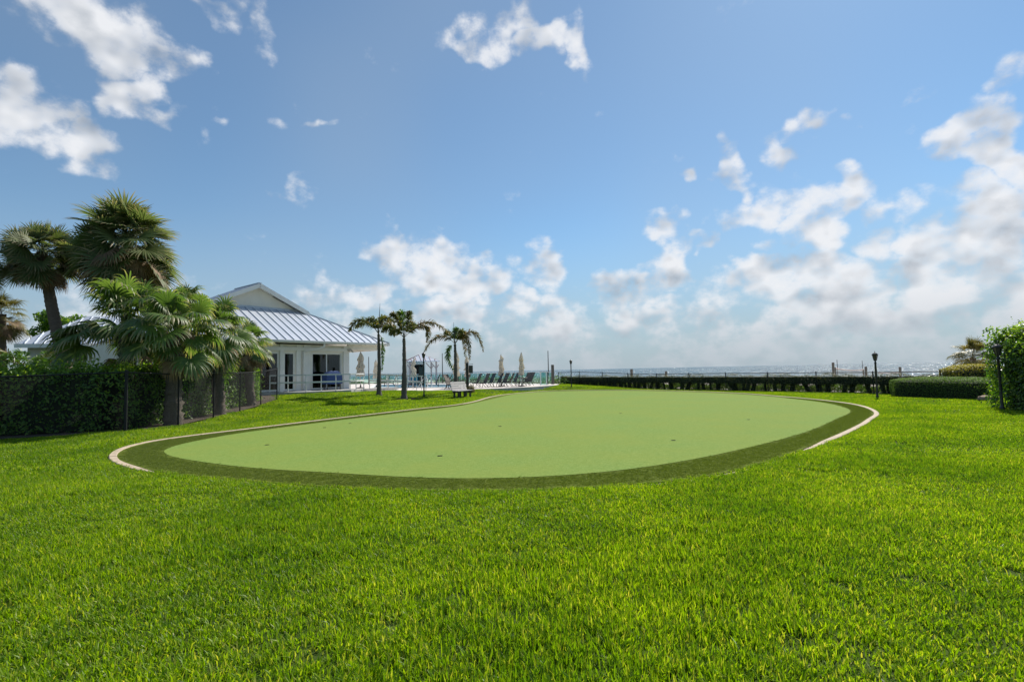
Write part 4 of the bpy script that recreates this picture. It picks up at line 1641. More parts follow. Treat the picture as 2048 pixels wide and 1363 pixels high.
LEN = ES1 - ES0
skirt(None, LEN, lambda x, f: (ES0 + x, EO - RUN * f, EAVE_Z + RISE * f))
DL = EO - OB
skirt(None, DL, lambda x, f: (ES1 - RUN * f, EO - x, EAVE_Z + RISE * f))
skirt(None, DL, lambda x, f: (ES0 + RUN * f, OB + x, EAVE_Z + RISE * f))
skirt(None, LEN, lambda x, f: (ES1 - x, OB + RUN * f, EAVE_Z + RISE * f))
# hip caps
for (a, b) in (((ES1, EO, EAVE_Z + .04), (GS1, EO - RUN, ZT + .04)), ((ES0, EO, EAVE_Z + .04), (GS0, EO - RUN, ZT + .04))):
    HB().hbar(a, b, .16, .05).build('hip_cap', M['seam'], roof)
# gable roof above, running back from the facade
GO0, GO1 = EO - RUN + .45, OB + RUN - .45
PK = 1.62
SM = (GS0 + GS1) / 2
SO = .32
for sg in (1, -1):
    e_s = SM + sg * (HALF + SO)
    e_z = ZT + .10 - SO * PK / HALF
    k = int((GO0 - GO1) / .5)
    for i in range(k):
        o0 = GO0 + (GO1 - GO0) * i / k
        o1 = GO0 + (GO1 - GO0) * (i + 1) / k
        q_ = [(e_s, o0, e_z), (e_s, o1, e_z), (SM, o1, ZT + .10 + PK), (SM, o0, ZT + .10 + PK)]
        if sg > 0:
            q_ = [q_[0], q_[3], q_[2], q_[1]][::-1]
        else:
            q_ = q_[::-1]
        HB().hplate(q_, .04).build('roof_panel', M['roof'], roof)
        HB().hbar((e_s, o0, e_z + .03), (SM, o0, ZT + .13 + PK), .03, .05).build('seam', M['seam'], roof)
HB().hbar((SM, GO0 + .02, ZT + .15 + PK), (SM, GO1, ZT + .15 + PK), .22, .05).build('ridge_cap', M['seam'], roof)
# gable wall with vent, rake boards
gw = HB()
go = EO - RUN - .04
a3 = [hp(GS0 + .1, go, ZT - .12) - house_off, hp(GS1 - .1, go, ZT - .12) - house_off, hp(SM, go, ZT + PK) - house_off]
gw.plate(a3, .12)
gable = gw.build('gable', M['wall'], house)
for sg in (1, -1):
    HB().hbar((SM + sg * (HALF + SO), GO0 + .03, ZT - SO * PK / HALF - .05), (SM, GO0 + .03, ZT + PK - .04), .05, .26).build('rake_board', M['white'], gable)
    HB().hbar((SM + sg * (HALF + .1), GO0 - .22, ZT - .06 - .02), (SM, GO0 - .22, ZT + PK - .07), .44, .03, up=(0, 0, 1)).build('rake_soffit', M['white'], gable)
HB().hbox(GS0, GS1, go + .0, go + .06, ZT - .05, ZT + .14).build('gable_flashing', M['seam'], gable)
dv = np.array([-HALF, 0, PK]) / math.hypot(HALF, PK)
HB().hbar((SM + HALF * .58, go + .03, ZT + PK * .36), (SM + HALF * .34, go + .03, ZT + PK * .60), .03, .07).build('gable_vent', M['dark'], gable)
# fascia, gutter and soffit beam
HB().hbox(ES0, ES1, EO - .02, EO + .02, EAVE_Z - .20, EAVE_Z - .005).build('fascia', M['white'], house)
HB().hbox(ES1 - .02, ES1 + .02, OB, EO - .02, EAVE_Z - .20, EAVE_Z - .005).build('fascia', M['white'], house)
HB().hbox(ES0, ES1 - .4, EO + .02, EO + .14, EAVE_Z - .15, EAVE_Z - .03).build('gutter', M['white'], house)
HB().hbox(0.0, ES1 - .3, -.18, .02, EAVE_Z - .52, EAVE_Z - .09).build('porch_beam', M['white'], house)
HB().hbox(ES1 - .3, ES1 - .12, DEPTH, .02, EAVE_Z - .52, EAVE_Z - .09).build('porch_beam', M['white'], house)
HB().hbox(ES1 - .32, ES1 - .1, -5.6, -5.4, FLOOR, EAVE_Z - .52).build('porch_post', M['white'], house)
HB().hbox(ES1 - .32, ES1 - .1, -10.6, -10.4, FLOOR, EAVE_Z - .52).build('porch_post', M['white'], house)
dp = HB()
dp.hbar((-2.4, EO + .08, EAVE_Z - .14), (-2.4, EO + .06, EAVE_Z - .42), .10)
dp.hbar((-2.4, EO + .06, EAVE_Z - .40), (-3.6, .10, EAVE_Z - .80), .09)
dp.hbar((-3.6, .10, EAVE_Z - .78), (-3.6, .10, FLOOR + .1), .09)
dp.build('downpipe', M['white'], house)
sl_ = HB()
sl_.hbar((-.1, .1, EAVE_Z - .55), (-.1, .36, EAVE_Z - .66), .10, .10).hbar((.12, .1, EAVE_Z - .55), (.2, .34, EAVE_Z - .72), .10, .10).hbox(-.15, .2, .04, .12, EAVE_Z - .62, EAVE_Z - .46)
sl_.build('floodlight', M['beige'], house)

# ------------------------------------------------------------------ second building far left
B2 = np.array([*atd(225, 720, 33)[:2], 0.1])
b2 = empty('cottage', B2, R(20), 'low beige cottage with pale metal roof behind the leaning palm', 'building')
b2.scale = (.84, .84, 1.22)
w2 = MB()
w2.box((-2.2, 0, 1.55), (.9, .2, 3.1)).box((-.35, 0, 2.85), (2.8, .2, .5)).box((-.35, 0, .5), (2.8, .2, 1.0)).box((1.9, 0, 1.55), (1.7, .2, 3.1)).box((-.55, 0, 1.8), (.35, .2, 1.6))
w2.box((-3.9, 2, 1.55), (2.5, 4.2, 3.1)).box((0, 5, 1.55), (5, .2, 3.1)).box((2.65, 2.5, 1.55), (.2, 5, 3.1))
w2.build('wall', M['beige'], b2)
for (x, wd) in ((-1.25, 1.0), (.33, 1.4)):
    fr = MB().box((x - wd / 2 + .03, .02, 1.8), (.06, .12, 1.6)).box((x + wd / 2 - .03, .02, 1.8), (.06, .12, 1.6)).box((x, .02, 2.57), (wd - .12, .12, .06)).box((x, .02, 1.03), (wd - .12, .12, .06)).box((x, .02, 1.8), (.05, .1, 1.48))
    wn_ = fr.build('window', M['white'], b2)
    MB().box((x, .05, 1.8), (wd - .12, .02, 1.48)).build('pane', M['pane'], wn_)
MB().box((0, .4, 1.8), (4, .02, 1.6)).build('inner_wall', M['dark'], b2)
MB().box((-2.1, -.115, 2.35), (.35, .03, .35)).build('vent', M['dark'], b2)
rf2 = MB().plate([(-5.6, -.8, 3.1), (3.4, -.8, 3.1), (1.2, 2.6, 4.75), (-2.6, 2.6, 4.75)], .06).build('roof', M['roof'], b2)
MB().plate([(3.4, -.8, 3.1), (3.4, 6, 3.1), (1.2, 2.6, 4.75)], .06).build('roof_slope', M['roof'], rf2)
MB().plate([(-5.6, 6, 3.1), (-5.6, -.8, 3.1), (-2.6, 2.6, 4.75)], .06).build('roof_slope', M['roof'], rf2)
MB().plate([(3.4, 6, 3.1), (-5.6, 6, 3.1), (-2.6, 2.6, 4.75), (1.2, 2.6, 4.75)], .06).build('roof_slope', M['roof'], rf2)
for i in range(1, 16):
    x = -5.6 + 9.0 * i / 16
    f = min(1, (x + 5.6) / 3.0, (3.4 - x) / 2.2)
    MB().bar((x, -.8, 3.13), (x, -.8 + 3.4 * f, 3.13 + 1.65 * f), .035, .05).build('seam', M['seam'], rf2)
MB().box((-1.1, -.82, 3.0), (9, .05, .2)).build('fascia', M['white'], b2)

# ------------------------------------------------------------------ terraces and pool
DK = .36
pool_poly = [flat_at(742, 776.5, DK), flat_at(915, 774.5, DK), flat_at(905, 768.6, DK), flat_at(752, 769.5, DK)]
deck_out = [(-10.3, 36.5), (-5.9, 37.0), (-.9, 38.6), (1.4, 40.3), (3.6, 43.5), (4.2, 47.2), (-2.6, 57), (-9, 66), (-32, 66), (-20, 46)]
me = fill('pool_terrace', [deck_out, pool_poly], DK, M['deck'])
tag(obj('pool_terrace', me), kind='structure')
edge = MB()
for a, b in zip(deck_out, deck_out[1:] + deck_out[:1]):
    edge.bar((*a, DK - .16), (*b, DK - .16), .12, .30)
tag(edge.build('terrace_edge', M['terrace']), kind='structure')


def m_pool():
    m, b, out = new_mat('pool_water')
    p = b.node('ShaderNodeBsdfPrincipled')
    p.inputs['Base Color'].default_value = (.03, .26, .42, 1)
    p.inputs['Roughness'].default_value = .06
    p.inputs['IOR'].default_value = 1.33
    g = b.node('ShaderNodeNewGeometry').outputs['Position']
    bn = b.node('ShaderNodeBump')
    bn.inputs['Strength'].default_value = .5
    bn.inputs['Distance'].default_value = .12
    b.l.new(b.noise(g, 2.2, 3, .6), bn.inputs['Height'])
    b.l.new(bn.outputs[0], p.inputs['Normal'])
    b.l.new(p.outputs[0], out.inputs[0])
    return m


tag(obj('pool_water', fill('pool_water', [pool_poly], DK - .10, m_pool())), kind='structure')
cop = MB()
for a, b in zip(pool_poly, pool_poly[1:] + pool_poly[:1]):
    cop.bar((*a, DK - .10), (*b, DK - .10), .30, .30)
tag(cop.build('pool_coping', M['white']), kind='structure')
# clubhouse terrace
tp = [hp(-8.5, 0, 0)[:2], np.array([-15.3, 32.9]), np.array([-13.3, 32.9]), np.array([-10.9, 34.6]), np.array([-10.55, 36.6]), hp(3.2, 1.6, 0)[:2], hp(3.2, 0, 0)[:2]]
tr_ = MB().prism([tuple(p) for p in tp], .05, FLOOR).build('clubhouse_terrace', M['terrace'])
tag(tr_, kind='structure')


def railing(name, label, pts, heights, post_h=1.07, rails=(1.07, .60), grp=None):
    """white tube railing through plan points with foot heights"""
    o0 = np.array([*pts[0], heights[0]])
    root = empty(name, o0, 0, label, 'railing', grp)
    P3 = [np.array([*p, z]) - o0 for p, z in zip(pts, heights)]
    for p in P3:
        MB().tube([p, p + ZU * post_h], .032, 6).build('post', M['alu'], root)
    for rz_ in rails:
        for a, b in zip(P3[:-1], P3[1:]):
            MB().bar(a + ZU * rz_, b + ZU * rz_, .075, .08 if rz_ == max(rails) else .10).build('rail', M['alu'], root)
    return root


def along(a, b, k):
    return [np.asarray(a) + (np.asarray(b) - np.asarray(a)) * t for t in np.linspace(0, 1, k)]


rp = along((-15.6, 32.95), (-13.3, 33.02), 3)[:-1] + along((-13.3, 33.02), (-11.0, 34.7), 4) + along((-10.75, 35.2), (-10.6, 36.5), 2)
railing('terrace_railing', 'white two-rail railing along the clubhouse terrace', rp, [FLOOR] * len(rp))
r2 = along((-10.3, 36.9), (-6.3, 37.2), 7)
railing('ramp_railing', 'white ramp railing sloping down behind the first two palms', r2, list(np.linspace(FLOOR, DK, 7)), 1.02, (1.02, .58))
r3 = along((-10.1, 38.6), (-6.9, 38.8), 6)
railing('ramp_railing', 'rear white ramp railing nearer the pool', r3, list(np.linspace(FLOOR, DK, 6)), 1.02, (1.02, .58))


# ------------------------------------------------------------------ chain-link fence on the left
def fence_line(name, label, pts, hs, top, mesh_from=0, wire=.0034, pitch=.07, corner=None):
    root = empty(name, (*pts[0], hs[0]), 0, label, 'fence')
    o0 = np.array([*pts[0], hs[0]])
    P3 = [np.array([*p, z]) - o0 for p, z in zip(pts, hs)]
    for i, (p, t) in enumerate(zip(P3, top)):
        rad = .045 if i == corner else .030
        pb = MB().tube([p + ZU * -.05, p + ZU * (t + .02)], rad, 8)
        pb.lathe([(rad * 1.2, 0), (rad * 1.2, .02), (rad * .6, .05), (.004, .06)], tuple(p + ZU * (t + .02)), 8)
        pb.build('post', M['vinyl'], root)
    for i in range(len(P3) - 1):
        a, b = P3[i] + ZU * top[i], P3[i + 1] + ZU * top[i + 1]
        MB().tube([a, b], .022, 8).build('top_rail', M['vinyl'], root)
        if i < mesh_from:
            continue
        a0, b0 = P3[i] + ZU * .03, P3[i + 1] + ZU * .03
        d = (b0 - a0)
        L = np.hypot(d[0], d[1])
        H = top[i] - .03
        mb = MB()

        def pt(s, z):
            f = s / L
            return a0 * (1 - f) + b0 * f + ZU * z * (1 + (top[i + 1] / top[i] - 1) * f)
        k = int((L + H) / (pitch * 1.0)) + 1
        nrm = np.array([d[1], -d[0], 0]) / L * .002
        for sg in (1, -1):
            for j in range(k):
                s0 = j * pitch - H if sg > 0 else j * pitch
                # wire from (s0, z=0) rising sideways at 45 degrees
                za, zb = 0, H
                sa, sb = (s0, s0 + H) if sg > 0 else (s0, s0 - H)
                if sg > 0:
                    if sa < 0:
                        za, sa = -sa, 0
                    if sb > L:
                        zb, sb = H - (sb - L), L
                else:
                    if sa > L:
                        za, sa = sa - L, L
                    if sb < 0:
                        zb, sb = H + sb, 0
                if zb - za < .02:
                    continue
                mb.tube([pt(sa, za) + nrm * sg, pt(sb, zb) + nrm * sg], wire / 2, 3, cap=False)
        mb.build('wire_mesh', M['vinyl'], root)
    return root


lf_pts = [np.array((-19.6, 13.25)), *LF[1:]]
lf_h = [h1(*p) for p in lf_pts]
tops = [1.78, 1.79, 1.81, 1.76, 1.80, 1.80, 1.78, 1.78]
fence_line('chain_link_fence', 'black chain-link fence in front of the left hedge', lf_pts, lf_h, tops, corner=2)
# beach fence: posts and rail in the low hedge
bf = [fence_pt(s_, -.36) for s_ in np.arange(-1.6, 28.5, 2.9)]
bf_h = [h1(*p) for p in bf]
fence_line('beach_fence', 'low black fence with thin rail along the beach hedge', bf, bf_h, [1.17] * len(bf), mesh_from=99)

# ------------------------------------------------------------------ lamp posts
def lamp_post(label, foot, height, tilt=(0, 0), head=1.0):
    root = empty('lamp_post', foot, 0, label, 'lamp post', 'garden lamp posts')
    root.rotation_euler = (tilt[0], tilt[1], rng.uniform(0, 1))
    hh = .42 * head
    ph = height - hh
    MB().lathe([(.065, -.06), (.065, .10), (.05, .14), (.042, .2), (.040, ph - .12), (.055, ph - .10), (.055, ph - .07), (.032, ph - .05), (.032, ph)], n=10).build('post', M['black'], root, True)
    z = ph
    la = MB().lathe([(.03, 0), (.055, .015), (.06, .04)], (0, 0, z), 6)
    for j in range(6):
        q_ = 2 * math.pi * (j + .5) / 6
        la.bar((.062 * math.cos(q_), .062 * math.sin(q_), z + .035), (.105 * head * math.cos(q_), .105 * head * math.sin(q_), z + .255 * head), .014)
    la.lathe([(.112 * head, .25 * head), (.112 * head, .268 * head)], (0, 0, z), 6)
    lan = la.build('lantern', M['black'], root)
    MB().lathe([(.054, .04), (.094 * head, .25 * head)], (0, 0, z), 6).build('glazing', M['lantern'], lan)
    cp = MB().lathe([(.128 * head, .268 * head), (.118 * head, .288 * head), (.075 * head, .335 * head), (.03, .36 * head), (.018, .37 * head)], (0, 0, z), 12).build('cap', M['black'], lan, True)
    MB().lathe([(.012, .365 * head), (.02, .385 * head), (.008, .40 * head), (.003, .45 * head)], (0, 0, z), 8).build('finial', M['black'], lan)
    return root


def dist_h(px, py_top, p):
    """height above the foot p of the photo point (px, py_top) at the same distance"""
    return atd(px, py_top, p[1])[2] - p[2]


p = at(848, 793)
lamp_post('black lantern lamp post between the young palms and the bench', p, dist_h(848, 703, p))
p = at(1143, 774)
lamp_post('small far lamp post in front of the low beach hedge', (p[0], p[1], p[2]), dist_h(1143, 718, p))
p = at(1755, 796)
lamp_post('black lamp post on the grass beside the rounded kerb end', p, dist_h(1757, 702, p), tilt=(0, .02), head=1.1)
p = at(2005, 820)
lamp_post('black lamp post standing against the tall sunlit hedge', p, dist_h(2001, 684, p), tilt=(0, -.012), head=1.1)

# ------------------------------------------------------------------ bench
bl, br_ = at(911, 797), at(930, 793)
bc = (bl + br_) / 2
bang = math.atan2(.87, .50)
bench = empty('park_bench', (bc[0] - .05, bc[1] + .1, bc[2]), bang, 'grey slatted park bench with black legs on the lawn', 'bench')
# local x along the bench, local -y towards the sitter's front
BL = 1.55
for i in range(3):
    MB().box((0, -.10 - .145 * i, .44), (BL, .13, .04)).build('seat_slat', M['plank'], bench)
for i in range(4):
    MB().box((0, .02 + .045 * i, .52 + .135 * i), (BL, .035, .12), Matrix.Rotation(R(-18), 3, 'X')).build('back_slat', M['plank'], bench)
for x in (-.62, 0, .62):
    lg = MB().box((x, -.05, .21), (.09, .09, .50)).box((x, -.36, .19), (.09, .09, .46)).box((x, -.2, .395), (.08, .48, .05)).bar((x, .04, .38), (x, .20, .96), .07, .05)
    lg.build('leg', M['black'], bench)

# sign post with hanging board, low shrub
ps = at(935, 783)
sg_ = empty('sign_post', ps, 0, 'black post with a dark hanging board behind the bench', 'sign')
H_ = dist_h(935, 725, ps)
sk = 1024 / ps[1]
MB().tube([(0, 0, -.05), (0, 0, H_)], .10, 10).build('post', M['black'], sg_)
MB().bar((0, 0, H_ - .13), (12 / sk, 0, H_ - .10), .03).build('arm', M['black'], sg_)
MB().box((7.3 / sk, 0, H_ - .13 - 9.5 / sk), (8.2 / sk, .05, 15.5 / sk)).build('board', M['frame'], sg_)


def shrub(label, c, rx, ry, rz, n, size, mat_, seed, name='shrub'):
    r = np.random.default_rng(seed)
    root = empty(name, c, 0, label, 'shrub')
    v = r.normal(0, 1, (n, 3))
    v /= np.linalg.norm(v, axis=1)[:, None]
    v[:, 2] = np.abs(v[:, 2])
    k = r.uniform(.45, 1.05, n)[:, None] * (1 + .18 * np.sin(v[:, 0:1] * 5 + v[:, 1:2] * 4))
    V, F_ = leaf_cloud(v * k * np.array([rx, ry, rz]) + np.array([0, 0, rz * .08]), v, size, r, asp=.5)
    obj('foliage', np_mesh('foliage', V, F_, mat_), root)
    mb = MB()
    for i in range(7):
        a = i * .9
        mb.tube([(0, 0, -.03), (math.cos(a) * rx * .3, math.sin(a) * ry * .3, rz * .4), (math.cos(a) * rx * .55, math.sin(a) * ry * .55, rz * .75)], [.02, .012, .005], 5)
    mb.build('stems', M['twig'], root)
    return root


pb_ = at(942, 785)
shrub('low reddish shrub beside the bench end', pb_, .30, .3, .55, 700, .09, M['feather_b'], 61)

# tan boulder by the clipped hedge
pr = at(1972, 801.5)
bm = bmesh.new()
bmesh.ops.create_icosphere(bm, subdivisions=3, radius=1)
for v in bm.verts:
    nz = .12 * math.sin(v.co.x * 5 + 1) + .10 * math.sin(v.co.y * 7) + .08 * math.sin(v.co.z * 9 + v.co.x * 4)
    v.co *= 1 + nz
    v.co.x *= .27
    v.co.y *= .24
    v.co.z = max(v.co.z * .17, -.05) + .09 if v.co.z < .7 else .7 * .17 + .09 + (v.co.z - .7) * .06
me = bpy.data.meshes.new('boulder')
bm.to_mesh(me)
bm.free()
o = obj('boulder', me, None, M['rock'], smooth=True)
o.location = (pr[0], pr[1], pr[2])
tag(o, 'small flat-topped tan boulder at the foot of the clipped hedge', 'boulder')

# ------------------------------------------------------------------ beach posts, net, poles
def pile(label, px, top_py, Y, rad=.13, zf=0.0):
    t = atd(px, top_py, Y)
    root = MB().lathe([(rad * 1.05, -.3), (rad, 0), (rad, t[2] - zf - .02), (rad * .9, t[2] - zf)], n=10).build('wooden_pile', M['pile'], None, True)
    root.location = (t[0], t[1], zf)
    return tag(root, label, 'post', 'wooden posts on the beach')


YN = 62.0
pile('tallest weathered beach post standing beside the volleyball net', 1666, 724.5, YN, .15)
pile('beach post at the far end of the volleyball net', 1731.5, 732.6, YN, .14)
pile('beach post seen just behind the black lamp post', 1751, 732, YN, .13)
pile('last beach post, with a rope to the post behind the lamp', 1799.7, 733.5, YN, .14)
pile('lone beach post rising above the middle of the low hedge', 1263, 737.6, 62, .16)
pile('shorter lone beach post between the middle of the hedge and the net', 1332, 742, 62, .14)
pw = pile('thick timber post where the pool terrace meets the low hedge', 1105, 729, 46.5, .14, .1)
n1, n2 = atd(1671, 736, YN), atd(1727, 739, YN)
net = empty('volleyball_net', (n1[0], n1[1], 0), 0, 'beach volleyball net sagging between two thin poles', 'net')
o1 = np.array([n1[0], n1[1], 0])
for q_, px in ((n1, 1671), (n2, 1727)):
    MB().tube([q_ * np.array([1, 1, 0]) - o1, q_ - o1 + ZU * .1], .07, 8).build('pole', M['pile'], net)
band = [n1 + (n2 - n1) * t - ZU * (.42 * 4 * t * (1 - t)) * .35 - o1 for t in np.linspace(0, 1, 9)]
MB().tube(band, .055, 6).build('top_band', M['pink'], net)
nm = MB()
for t in np.linspace(0.02, .98, 24):
    a = n1 + (n2 - n1) * t - ZU * (.42 * 4 * t * (1 - t)) * .35 - o1
    nm.bar(a, a - ZU * .85, .012)
for k in range(1, 6):
    for a, b in zip(band[:-1], band[1:]):
        nm.bar(a - ZU * .16 * k, b - ZU * .16 * k, .012)
nm.build('netting', M['beige'], net)
ra, rb = atd(1757, 745.5, YN), atd(1799, 744.5, YN)
rope = MB().tube([ra, (ra + rb) / 2 - ZU * .05, rb], .035, 6).build('rope', M['pink'])
tag(rope, 'thin rope strung between the two beach posts behind the lamp', 'rope')


def pole(label, px, top, bot, Y, rad, m='alu', zf=None):
    a, b = atd(px, bot, Y), atd(px + (2 if px == 1097 else 0) * 0, top, Y)
    zf = a[2] if zf is None else zf
    o = MB().lathe([(rad, 0), (rad * .6, b[2] - zf)], n=7).build('thin_pole', M[m])
    o.location = (a[0], a[1], zf)
    return tag(o, label, 'pole', 'thin poles beyond the terrace')


pole('thin mast beside the green beach gate', 1097, 701, 748, 60, .07, 'frame', 0)
pole('thin mast behind the pool hut and third palm', 885, 706, 748, 62, .07, 'frame', 0)
pole('thin mast beside the closed parasol nearest the clubhouse', 737.5, 713, 748, 62, .07, 'frame', 0)
pole('faint thin mast above the volleyball net', 1675.6, 719, 750, 75, .06, 'frame', 0)
pole('faint thin mast at the far end of the volleyball net', 1726, 721, 750, 75, .05, 'frame', 0)

# ------------------------------------------------------------------ closed parasols
def parasol(label, px, top, Y, wid=1.0, seed=0, zf=DK):
    t = atd(px, top, Y)
    H = t[2] - zf
    root = empty('closed_parasol', (t[0], t[1], zf), rng.uniform(0, 6), label, 'parasol', 'closed parasols on the pool terrace')
    r = np.random.default_rng(seed)
    MB().tube([(0, 0, 0), (0, 0, H - .05)], .025, 8).build('pole', M['plank'], root)
    MB().lathe([(.30, 0), (.30, .05), (.06, .09), (.05, .25)], n=12).build('base', M['frame'], root)
    # folded canvas in three gathered tiers
    k, prof = 16, [(1.0, .02), (.97, .07), (.88, .16), (.79, .215), (.765, .20), (.70, .17), (.60, .25), (.54, .275), (.52, .22), (.44, .24), (.34, .29), (.325, .08)]
    off = [(0, 0)] + [tuple(r.normal(0, .035, 2)) for _ in prof[1:]]
    vs, fs = [], []
    for (f, rr), of in zip(prof, off):
        for j in range(k):
            q_ = 2 * math.pi * j / k
            fold = (1 + .34 * (1 if j % 2 else -1) * min(1, rr / .2)) * r.uniform(.82, 1.18)
            ra_ = rr * wid * .72 * fold + .006
            vs.append((ra_ * math.cos(q_ + f * .8) + of[0], ra_ * math.sin(q_ + f * .8) + of[1], f * H))
    for i in range(len(prof) - 1):
        for j in range(k):
            fs.append((i * k + j, (i + 1) * k + j, (i + 1) * k + (j + 1) % k, i * k + (j + 1) % k))
    MB().add(vs, fs).build('canvas', M['canvas'], root)
    MB().lathe([(.02, H - .04), (.03, H), (.005, H + .06)], n=8).build('finial', M['frame'], root)
    return root


parasol('large closed cream parasol beside the clubhouse corner', 721, 704, 38.5, 1.25, 1, FLOOR)
parasol('closed cream parasol partly behind the first young palm', 752, 719, 46, 1.1, 2)
parasol('closed cream parasol in front of the pool hut', 827, 715, 46, .95, 3)
parasol('closed parasol behind the third young palm trunk', 913, 703, 40.5, 1.05, 4)
parasol('closed parasol behind the black sign post', 933, 711, 43, .9, 5)
parasol('closed taupe parasol among the loungers', 1002, 709, 43.5, .95, 6)
parasol('closed beige parasol at the round table near the gate', 1042.5, 705, 42.0, .95, 7)

# ------------------------------------------------------------------ sling chairs
def sling_chair(mat_):
    root = empty('sling_lounger', (0, 0, 0))
    # local +x is where the sitter's feet point; width along y
    W_ = .60
    fr = MB()
    for y in (-W_ / 2, W_ / 2):
        fr.bar((.62, y, .36), (-.30, y, .34), .035, .045)
        fr.bar((-.28, y, .33), (-.66, y, 1.12), .035, .045)
        fr.bar((.15, y, .56), (-.40, y, .60), .04, .035)
    fr.bar((-.66, -W_ / 2, 1.10), (-.66, W_ / 2, 1.10), .035)
    fr.bar((.62, -W_ / 2, .36), (.62, W_ / 2, .36), .035)
    fr.build('frame', M['frame'], root)
    for y in (-W_ / 2, W_ / 2):
        MB().bar((.50, y, .36), (.58, y, 0), .035).build('leg', M['frame'], root)
        MB().bar((-.20, y, .36), (-.52, y, 0), .035).build('leg', M['frame'], root)
        MB().bar((.12, y, .55), (.20, y, .36), .03).build('armrest_strut', M['frame'], root)
    MB().plate([(.60, -W_ / 2 + .02, .365), (.60, W_ / 2 - .02, .365), (-.28, W_ / 2 - .02, .345), (-.28, -W_ / 2 + .02, .345)], .012).build('seat', mat_, root)
    MB().plate([(-.28, -W_ / 2 + .02, .36), (-.28, W_ / 2 - .02, .36), (-.645, W_ / 2 - .02, 1.09), (-.645, -W_ / 2 + .02, 1.09)], .012).build('backrest', mat_, root)
    return root


proto1, proto2 = sling_chair(M['sling']), sling_chair(M['sling2'])
first = {1: True, 2: True}
# back centre in the photo, distance, facing, colour
CH = [(779, 50, 195, 2, 'dark lounger seen just over the ramp rail'), (792, 50, 190, 2, 'dark lounger between the first two young palms'),
      (829, 44.5, 190, 1, 'lounger at the foot of the pool hut parasol'), (843, 44.5, 188, 1, 'lounger just behind the lamp post'),
      (861, 47, 190, 2, 'teal lounger right of the pool handrail'), (878, 46.5, 192, 2, 'teal lounger halfway along the pool edge row'),
      (902, 44.5, 190, 2, 'teal lounger directly left of the third young palm'), (918, 45, 190, 2, 'lounger hidden partly by the third palm trunk'),
      (931, 44, 188, 1, 'lounger half behind the sign post'), (893, 39.2, 330, 1, 'brown chair turned towards the pool in front of the bench end'),
      (938, 40.8, 175, 1, 'chair just behind the low shrub and bench'), (960, 44, 200, 1, 'low lounger between sign post and lounger pair'),
      (975, 41.0, 205, 1, 'front lounger of the pair nearest the kerb tip'), (987, 42.6, 205, 2, 'second lounger of the pair, greener back'),
      (1003, 43.2, 200, 2, 'lounger under the taupe parasol'), (1014, 42.0, 207, 1, 'brown lounger right of the taupe parasol'),
      (1026, 42.4, 170, 1, 'chair at the round table, left side'), (1035, 45, 200, 2, 'green-backed lounger behind the round table'),
      (1057, 43.2, 205, 1, 'chair at the round table, right side'), (1065, 44.2, 205, 1, 'last lounger of the row before the gate')]
for (px, Y, ang, mt, lb) in CH:
    c = atd(px, 760, Y)
    pr_ = proto1 if mt == 1 else proto2
    if first[mt]:
        o = pr_
        first[mt] = False
    else:
        o = copy_tree(pr_)
    a = R(ang)
    back = np.array([math.cos(a), math.sin(a)]) * -.55
    o.location = (c[0] - back[0], Y - back[1], DK)
    o.rotation_euler = (0, 0, a)
    tag(o, lb, 'lounger', 'sling loungers on the pool terrace')

# round table under the right-hand parasol
tc_ = atd(1042.5, 760, 42.0)
tb = empty('round_table', (tc_[0] + .0, tc_[1] - .0, DK), 0, 'small dark round table around the beige parasol pole', 'table')
MB().lathe([(.50, .68), (.52, .70), (.52, .72), (.50, .73)], n=20).build('table_top', M['frame'], tb)
for i in range(4):
    a = i * math.pi / 2 + .4
    MB().bar((.40 * math.cos(a), .40 * math.sin(a), .69), (.45 * math.cos(a), .45 * math.sin(a), 0), .035).build('leg', M['frame'], tb)
tc2 = atd(905, 760, 41)
tb2 = empty('square_table', (tc2[0], tc2[1], DK), .3, 'low dark side table behind the bench backrest', 'table')
MB().box((0, 0, .72), (.9, .9, .04)).build('table_top', M['frame'], tb2)
for x in (-.4, .4):
    for y in (-.4, .4):
        MB().box((x, y, .35), (.05, .05, .70)).build('leg', M['frame'], tb2)

# ------------------------------------------------------------------ pool hut
hc = atd(842, 740, 52)
hut = empty('pool_hut', (hc[0], hc[1], DK), R(20), 'small pool hut with pyramid metal roof and teal counter', 'hut')
s_ = 52 / 1024
eave = atd(842, 722.5, 52)[2] - DK
peak = atd(842, 707.5, 52)[2] - DK
hw = 1.15
bx_ = -0.55
wl_ = MB()
wl_.box((bx_ - .75, 0, eave / 2), (.12, 1.8, eave)).box((bx_ + .75, 0, eave / 2), (.12, 1.8, eave)).box((bx_, .9, eave / 2), (1.38, .1, eave)).box((bx_, -.9, eave - .15), (1.38, .1, .3))
wl_.build('wall', M['white'], hut)
MB().box((bx_ - .3, -.92, .55), (.75, .08, 1.1)).build('counter_front', M['teal'], hut)
MB().box((bx_ + .42, -.9, .95), (.5, .06, 1.9)).build('door', M['shade'], hut)
MB().box((bx_ - .3, -.95, 1.13), (.85, .25, .05)).build('counter', M['white'], hut)
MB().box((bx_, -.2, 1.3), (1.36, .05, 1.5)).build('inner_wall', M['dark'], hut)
cw = 1.62
ap = (0, 0, peak)
cn = [(-cw, -cw, eave), (cw, -cw, eave), (cw, cw, eave), (-cw, cw, eave)]
hr = MB()
for i in range(4):
    a, b = cn[i], cn[(i + 1) % 4]
    hr.plate([a, b, ap], .05)
hro = hr.build('roof', M['roof'], hut)
